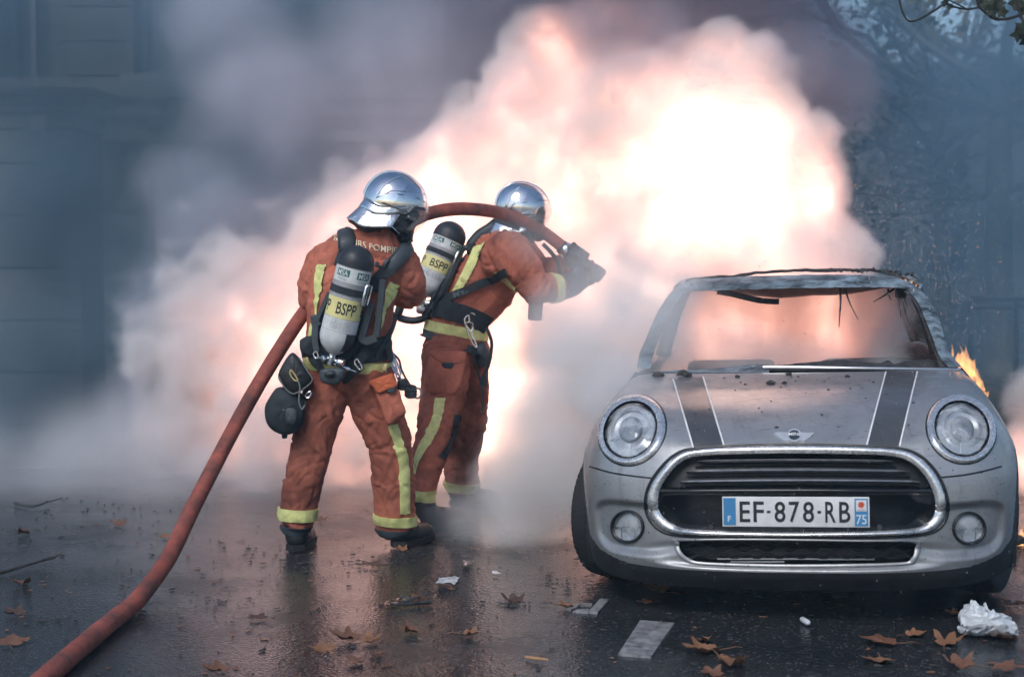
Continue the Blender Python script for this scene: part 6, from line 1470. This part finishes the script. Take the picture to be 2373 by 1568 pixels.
# ------------------------------------------------------------------ smoke and fire: real volumes
def volume_field(name, box, vox, blobs, warp, edge, dens_mat, label, seed=0, floor=None, cat='smoke', erode=.5, escale=1.6, tall=1.0, gate=None, gate_edge=1.0):
    """a fog volume: puffs (centre, radius, weight) merged, rolled by noise"""
    (x0, x1), (y0, y1), (z0, z1) = box
    ng = bpy.data.node_groups.new(name + '_field', 'GeometryNodeTree')
    ng.interface.new_socket('Geometry', in_out='OUTPUT', socket_type='NodeSocketGeometry')
    N = ng.nodes; L = ng.links
    out = N.new('NodeGroupOutput'); vc = N.new('GeometryNodeVolumeCube')
    vc.inputs['Min'].default_value = (x0, y0, z0); vc.inputs['Max'].default_value = (x1, y1, z1)
    vc.inputs['Resolution X'].default_value = max(4, int((x1 - x0) / vox))
    vc.inputs['Resolution Y'].default_value = max(4, int((y1 - y0) / vox))
    vc.inputs['Resolution Z'].default_value = max(4, int((z1 - z0) / vox))
    def mth(op, a, b=None, c=None, clamp=False):
        n = N.new('ShaderNodeMath'); n.operation = op; n.use_clamp = clamp
        for i, x in enumerate((a, b, c)):
            if x is None: continue
            if isinstance(x, (int, float)): n.inputs[i].default_value = x
            else: L.new(x, n.inputs[i])
        return n.outputs[0]
    def vm(op, a, b=None, s=None):
        n = N.new('ShaderNodeVectorMath'); n.operation = op
        for i, x in enumerate((a, b)):
            if x is None: continue
            if isinstance(x, (tuple, Vector)): n.inputs[i].default_value = tuple(x)
            else: L.new(x, n.inputs[i])
        if s is not None:
            if isinstance(s, (int, float)): n.inputs['Scale'].default_value = s
            else: L.new(s, n.inputs['Scale'])
        return n.outputs['Value'] if op in ('DISTANCE', 'LENGTH', 'DOT_PRODUCT') else n.outputs['Vector']
    def noise(v, scale, det, rough=.5, col=False):
        n = N.new('ShaderNodeTexNoise'); n.inputs['Scale'].default_value = scale; n.inputs['Detail'].default_value = det
        n.inputs['Roughness'].default_value = rough; L.new(v, n.inputs['Vector'])
        return n.outputs['Color'] if col else n.outputs['Fac']
    pos = N.new('GeometryNodeInputPosition').outputs[0]
    sp = vm('ADD', pos, (seed * 13.7, seed * 5.1, seed * 9.3))
    cur = pos
    for sc_, am in warp:
        c = vm('SUBTRACT', noise(sp, sc_, 2, .5, True), (.5, .5, .5))
        cur = vm('ADD', cur, vm('SCALE', c, s=am * 2))
    gacc = None
    for c, r_, w_ in (gate or ()):
        v = mth('MULTIPLY_ADD', vm('DISTANCE', cur, tuple(c)), -w_ / r_, w_)
        gacc = v if gacc is None else mth('SMOOTH_MAX', gacc, v, .3)
    acc = None
    for c, r_, w_ in blobs:
        q = vm('SUBTRACT', cur, tuple(c))
        if tall != 1.0: q = vm('MULTIPLY', q, (1, 1, 1 / tall))
        d = vm('LENGTH', q)
        v = mth('MULTIPLY_ADD', d, -w_ / r_, w_)
        acc = v if acc is None else mth('SMOOTH_MAX', acc, v, .12)
    fb = mth('SUBTRACT', noise(sp, escale, 5, .62), .5)
    val = mth('MULTIPLY_ADD', fb, erode * 2, acc)
    den = mth('MULTIPLY', val, edge, clamp=True)
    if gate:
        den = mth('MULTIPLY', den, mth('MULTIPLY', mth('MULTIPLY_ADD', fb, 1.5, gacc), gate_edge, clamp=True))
        # shading of the billows put into the glow: bright lobes, dimmer creases
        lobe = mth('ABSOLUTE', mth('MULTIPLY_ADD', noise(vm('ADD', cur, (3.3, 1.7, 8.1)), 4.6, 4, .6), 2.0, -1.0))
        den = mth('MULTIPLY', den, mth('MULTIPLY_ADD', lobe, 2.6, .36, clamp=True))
    # fade towards the box walls so no wall of it ever shows
    sx = N.new('ShaderNodeSeparateXYZ'); L.new(pos, sx.inputs[0])
    for o_, lo, hi in ((sx.outputs[0], x0, x1), (sx.outputs[1], y0, y1)):
        den = mth('MULTIPLY', den, mth('DIVIDE', mth('SUBTRACT', o_, lo), .5, clamp=True))
        den = mth('MULTIPLY', den, mth('DIVIDE', mth('SUBTRACT', hi, o_), .5, clamp=True))
    den = mth('MULTIPLY', den, mth('DIVIDE', mth('SUBTRACT', z1, sx.outputs[2]), .8, clamp=True))
    if floor: den = mth('MULTIPLY', den, mth('DIVIDE', mth('SUBTRACT', floor, sx.outputs[2]), floor * .8, clamp=True))
    L.new(den, vc.inputs['Density'])
    sm = N.new('GeometryNodeSetMaterial'); sm.inputs['Material'].default_value = dens_mat
    L.new(vc.outputs[0], sm.inputs['Geometry']); L.new(sm.outputs[0], out.inputs[0])
    me = mesh(name, [], [])
    o = link(name, me, None, dens_mat)
    md = o.modifiers.new('field', 'NODES'); md.node_group = ng
    return tag(o, label, cat, None, 'stuff')

def smoke_mat(name, dens, col, aniso=.2, emit=None, estr=0.0):
    m = bpy.data.materials.new(name); m.use_nodes = True; N = m.node_tree.nodes; L = m.node_tree.links
    N.remove(N['Principled BSDF'])
    pv = N.new('ShaderNodeVolumePrincipled'); pv.inputs['Color'].default_value = (*col, 1)
    pv.inputs['Density'].default_value = dens; pv.inputs['Anisotropy'].default_value = aniso
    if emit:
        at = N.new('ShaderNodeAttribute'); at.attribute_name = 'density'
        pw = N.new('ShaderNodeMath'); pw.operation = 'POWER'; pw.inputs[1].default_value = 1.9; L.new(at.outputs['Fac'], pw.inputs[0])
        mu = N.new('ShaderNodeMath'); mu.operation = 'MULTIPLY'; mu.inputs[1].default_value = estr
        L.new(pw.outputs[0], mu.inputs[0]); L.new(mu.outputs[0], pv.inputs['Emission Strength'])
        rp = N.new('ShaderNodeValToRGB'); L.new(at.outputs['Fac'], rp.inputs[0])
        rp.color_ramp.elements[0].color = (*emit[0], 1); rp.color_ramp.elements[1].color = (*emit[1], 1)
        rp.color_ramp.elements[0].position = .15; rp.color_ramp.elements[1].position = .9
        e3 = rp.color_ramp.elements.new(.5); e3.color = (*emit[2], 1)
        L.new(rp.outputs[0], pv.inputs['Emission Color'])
    L.new(pv.outputs[0], N['Material Output'].inputs['Volume'])
    return m
def puff(px, py, d, rpx, w=1.0): return (P(px, py, d), rpx / pxm(d), w)


M_plume = smoke_mat('fire_smoke', 8.0, (.95, .93, .93), .0)
M_dark = smoke_mat('dark_smoke', 2.6, (.55, .55, .64), .2)
M_steam = smoke_mat('white_steam', 5.0, (.985, .992, 1.0), -.1)
M_cabin = smoke_mat('cabin_smoke', 3.6, (.99, .992, .996), -.1)
M_mist = smoke_mat('ground_mist', 1.5, (.96, .965, .99), .1)
M_fire = smoke_mat('fire_glow', 0.0, (1, 1, 1), 0, ((1, .40, .30), (1, .88, .62), (1, .64, .49)), 46.0)  # emission also paints firelight on the smoke, salmon outside and cream at the core
plume = [puff(1650, 500, 8.8, 320), puff(1500, 370, 8.9, 270), puff(1680, 270, 8.7, 190), puff(1790, 310, 8.6, 120), puff(1850, 480, 8.6, 140),
         puff(1900, 590, 8.5, 130), puff(1600, 200, 8.8, 130), puff(1280, 420, 9.2, 270), puff(1120, 500, 9.3, 250), puff(980, 600, 9.4, 270, .7),
         puff(1300, 650, 9.2, 320), puff(1000, 850, 9.5, 340, .8), puff(820, 900, 9.5, 380, .6), puff(640, 860, 9.7, 340, .36), puff(880, 680, 9.5, 280, .5), puff(1150, 1000, 9.4, 300), puff(1500, 750, 9, 300),
         puff(1750, 720, 8.4, 250), puff(1430, 230, 9.1, 150), puff(1860, 330, 8.55, 85), puff(1895, 300, 8.5, 55), puff(1955, 610, 8.4, 100), puff(1740, 180, 8.6, 80), puff(1660, 110, 8.7, 70),
         puff(1230, 250, 9.3, 150, .8), puff(1290, 130, 9.4, 140, .7), puff(1440, 90, 9.3, 140, .7), puff(1130, 300, 9.4, 150, .6), puff(2440, 1120, 8.7, 150, .7), puff(2470, 950, 8.8, 130, .4), puff(1690, 760, 8.0, 150), puff(1860, 760, 8.0, 150), puff(2000, 770, 8.0, 120, .8)]
dark = [puff(1650, 40, 10.2, 330), puff(1400, 40, 10.3, 300), puff(1150, 60, 10.5, 280), puff(1850, 150, 10, 210), puff(1500, -250, 9.6, 520), puff(1700, -60, 9.3, 200), puff(1450, -40, 9.4, 190), puff(1930, 200, 9.2, 120), puff(1450, 130, 8.35, 75, .8), puff(1370, 80, 8.4, 100, .9), puff(1540, 40, 8.4, 90, .9), puff(1840, 140, 8.5, 90, .9)]
pale = [puff(1150, 150, 10.2, 250, .9), puff(930, 180, 10.3, 300), puff(680, 220, 10.4, 270), puff(1000, 380, 10.2, 270), puff(560, 520, 10.2, 230), puff(480, 780, 10.0, 240), puff(700, 520, 10.2, 200, .8), puff(400, 950, 9.7, 220, .8), puff(560, 30, 10.4, 180, .8)]
steam = [puff(1300, 1000, 7.2, 200), puff(1230, 1130, 7.3, 170), puff(1380, 860, 7.1, 180), puff(1470, 760, 7.15, 160), puff(1430, 640, 7.5, 140, .8), puff(1330, 1080, 6.9, 130, .8), puff(1400, 930, 6.45, 85, .5), puff(1470, 860, 6.75, 100, .6), puff(1345, 620, 7.5, 95, .5), puff(1260, 540, 7.45, 80, .35), puff(1200, 1220, 7.2, 120, .55), puff(1060, 1210, 7.3, 130, .35), puff(1560, 680, 7.0, 110, .55), puff(1480, 930, 6.2, 80, .3), puff(1330, 760, 7.3, 150, .6)]
cabin = [puff(1600, 800, 7.15, 120), puff(1700, 815, 7.2, 110), puff(1800, 830, 7.25, 95, .8), puff(1900, 835, 7.3, 85, .7), puff(2040, 840, 7.4, 80, .6), puff(1610, 720, 7.3, 100, .9), puff(1720, 740, 7.5, 80, .6), puff(1560, 700, 7.15, 90, .8), puff(2000, 740, 7.8, 90, .4)]
mist = [puff(x, 1130, d, 260, .9) for x, d in ((-100, 8.6), (150, 8.8), (400, 8.6), (650, 8.8), (900, 8.8), (1150, 8.4), (300, 10.5), (0, 10.8), (700, 10.5))] + [puff(250, 1080, 9.6, 220), puff(450, 1000, 9.4, 180)]
fire = [puff(1630, 430, 8.75, 310, 1.3), puff(1500, 660, 9.0, 360), puff(1800, 660, 8.6, 260, .8), puff(1280, 600, 9.3, 380, 1.0), puff(1000, 780, 9.4, 440, .92), puff(1130, 980, 9.3, 440, 1.0), puff(780, 880, 9.5, 420, .85), puff(1000, 560, 9.3, 320, .8), puff(1620, 200, 8.8, 220, .55), puff(1350, 300, 9.1, 300, .62), puff(1400, 80, 9.2, 260, .27), puff(1880, 480, 8.5, 200, .55), puff(1900, 760, 8.1, 220, .72), puff(1690, 770, 8.1, 220, .75), puff(2420, 1130, 8.6, 200, .6)]  # where the smoke glows, including parts that are only lit by the fire
volume_field('fire_smoke', ((-3.6, 4.1), (7.7, 11.2), (.0, 4.0)), .029, plume, ((.8, .18), (2.2, .11), (5.0, .05), (10.0, .02)), 9.0, M_plume, 'bright billowing smoke lit by the fire above the car', 1, erode=.34, escale=2.8)
volume_field('dark_smoke', ((-4.6, 3.6), (8.0, 12.8), (.0, 5.2)), .06, dark, ((.6, .35), (2.0, .14), (4.5, .05)), 3.0, M_dark, 'dull violet smoke spreading behind the bright smoke', 3, erode=.55, escale=1.1)
M_pale = smoke_mat('lavender_smoke', 2.1, (.88, .88, .97), .1)
volume_field('lavender_smoke', ((-4.3, .9), (8.75, 12.4), (.0, 4.6)), .06, pale, ((.7, .30), (2.0, .14), (4.5, .05)), 2.2, M_pale, 'pale lavender smoke rolling away to the left behind the firefighters', 17, erode=.55, escale=1.5)
volume_field('white_steam', ((-1.3, 1.7), (5.6, 8.1), (-.02, 1.9)), .035, steam, ((1.0, .16), (3.0, .08), (7.0, .03)), 1.9, M_steam, 'pale blue steam drifting past the left side of the car', 5, erode=.5, escale=2.4)
volume_field('cabin_smoke', ((.55, 2.5), (6.75, 8.9), (.6, 1.4)), .035, cabin, ((1.2, .10), (3.5, .05)), 3.0, M_cabin, 'white smoke filling the windowless cabin of the car', 6, erode=.38, escale=2.2)
volume_field('ground_mist', ((-4.5, 1.2), (7.3, 12.5), (-.02, 1.1)), .06, mist, ((1.0, .2), (3.0, .08)), 1.5, M_mist, 'thin mist creeping over the road behind the hose', 8, floor=.9, erode=.45, escale=1.4)
volume_field('fire', ((-3.371, 4.013), (7.757, 11.083), (.031, 3.867)), .0353, plume, ((.8, .18), (2.2, .11), (5.0, .05), (10.0, .02)), 3.5, M_fire, 'white hot fire in and behind the car, its light on the smoke painted in as glow', 1, cat='fire', erode=.34, escale=2.8, gate=fire, gate_edge=1.0)
drift = [puff(120, 520, 10.8, 330, .9), puff(300, 300, 11.2, 300), puff(520, 160, 10.8, 300), puff(380, 720, 10.4, 330), puff(60, 850, 10.4, 300), puff(560, 420, 10.4, 260), puff(760, 60, 10.4, 240), puff(40, 120, 11.2, 300, 1.0), puff(200, 60, 11.2, 260, .9)]
M_drift = smoke_mat('drifting_smoke', 2.2, (.29, .41, .50), .2)
M_blue = smoke_mat('blue_smoke', 1.4, (.36, .54, .66), .2)
drift2 = [puff(2200, 260, 11.5, 300), puff(2330, 480, 11.5, 300), puff(2080, 420, 11.2, 240), puff(2250, 700, 11.2, 260), puff(2100, 620, 10.9, 200), puff(2420, 200, 12, 300), puff(2000, 120, 11.2, 240)]
volume_field('blue_smoke', ((2.2, 6.2), (9.6, 13.0), (.0, 4.6)), .09, drift2, ((.7, .35), (2.2, .12)), 1.6, M_blue, 'thin blue smoke hanging in front of the street trees', 14, erode=.6, escale=1.3)
volume_field('drifting_smoke', ((-5.6, .6), (9.0, 12.1), (.0, 4.3)), .09, drift, ((.7, .35), (2.2, .12)), 1.6, M_drift, 'thin grey smoke drifting in front of the stone building', 12, erode=.6, escale=1.3)
# ------------------------------------------------------------------ haze
M_haze = smoke_mat('haze', .0045, (.50, .80, 1.0), .25)
b = MB(); b.box((0, 150, 4.3), (460, 350, 10.8)); o = b.build('haze', M_haze, smooth=False); tag(o, 'blue grey haze hanging in the street', 'haze', None, 'stuff')
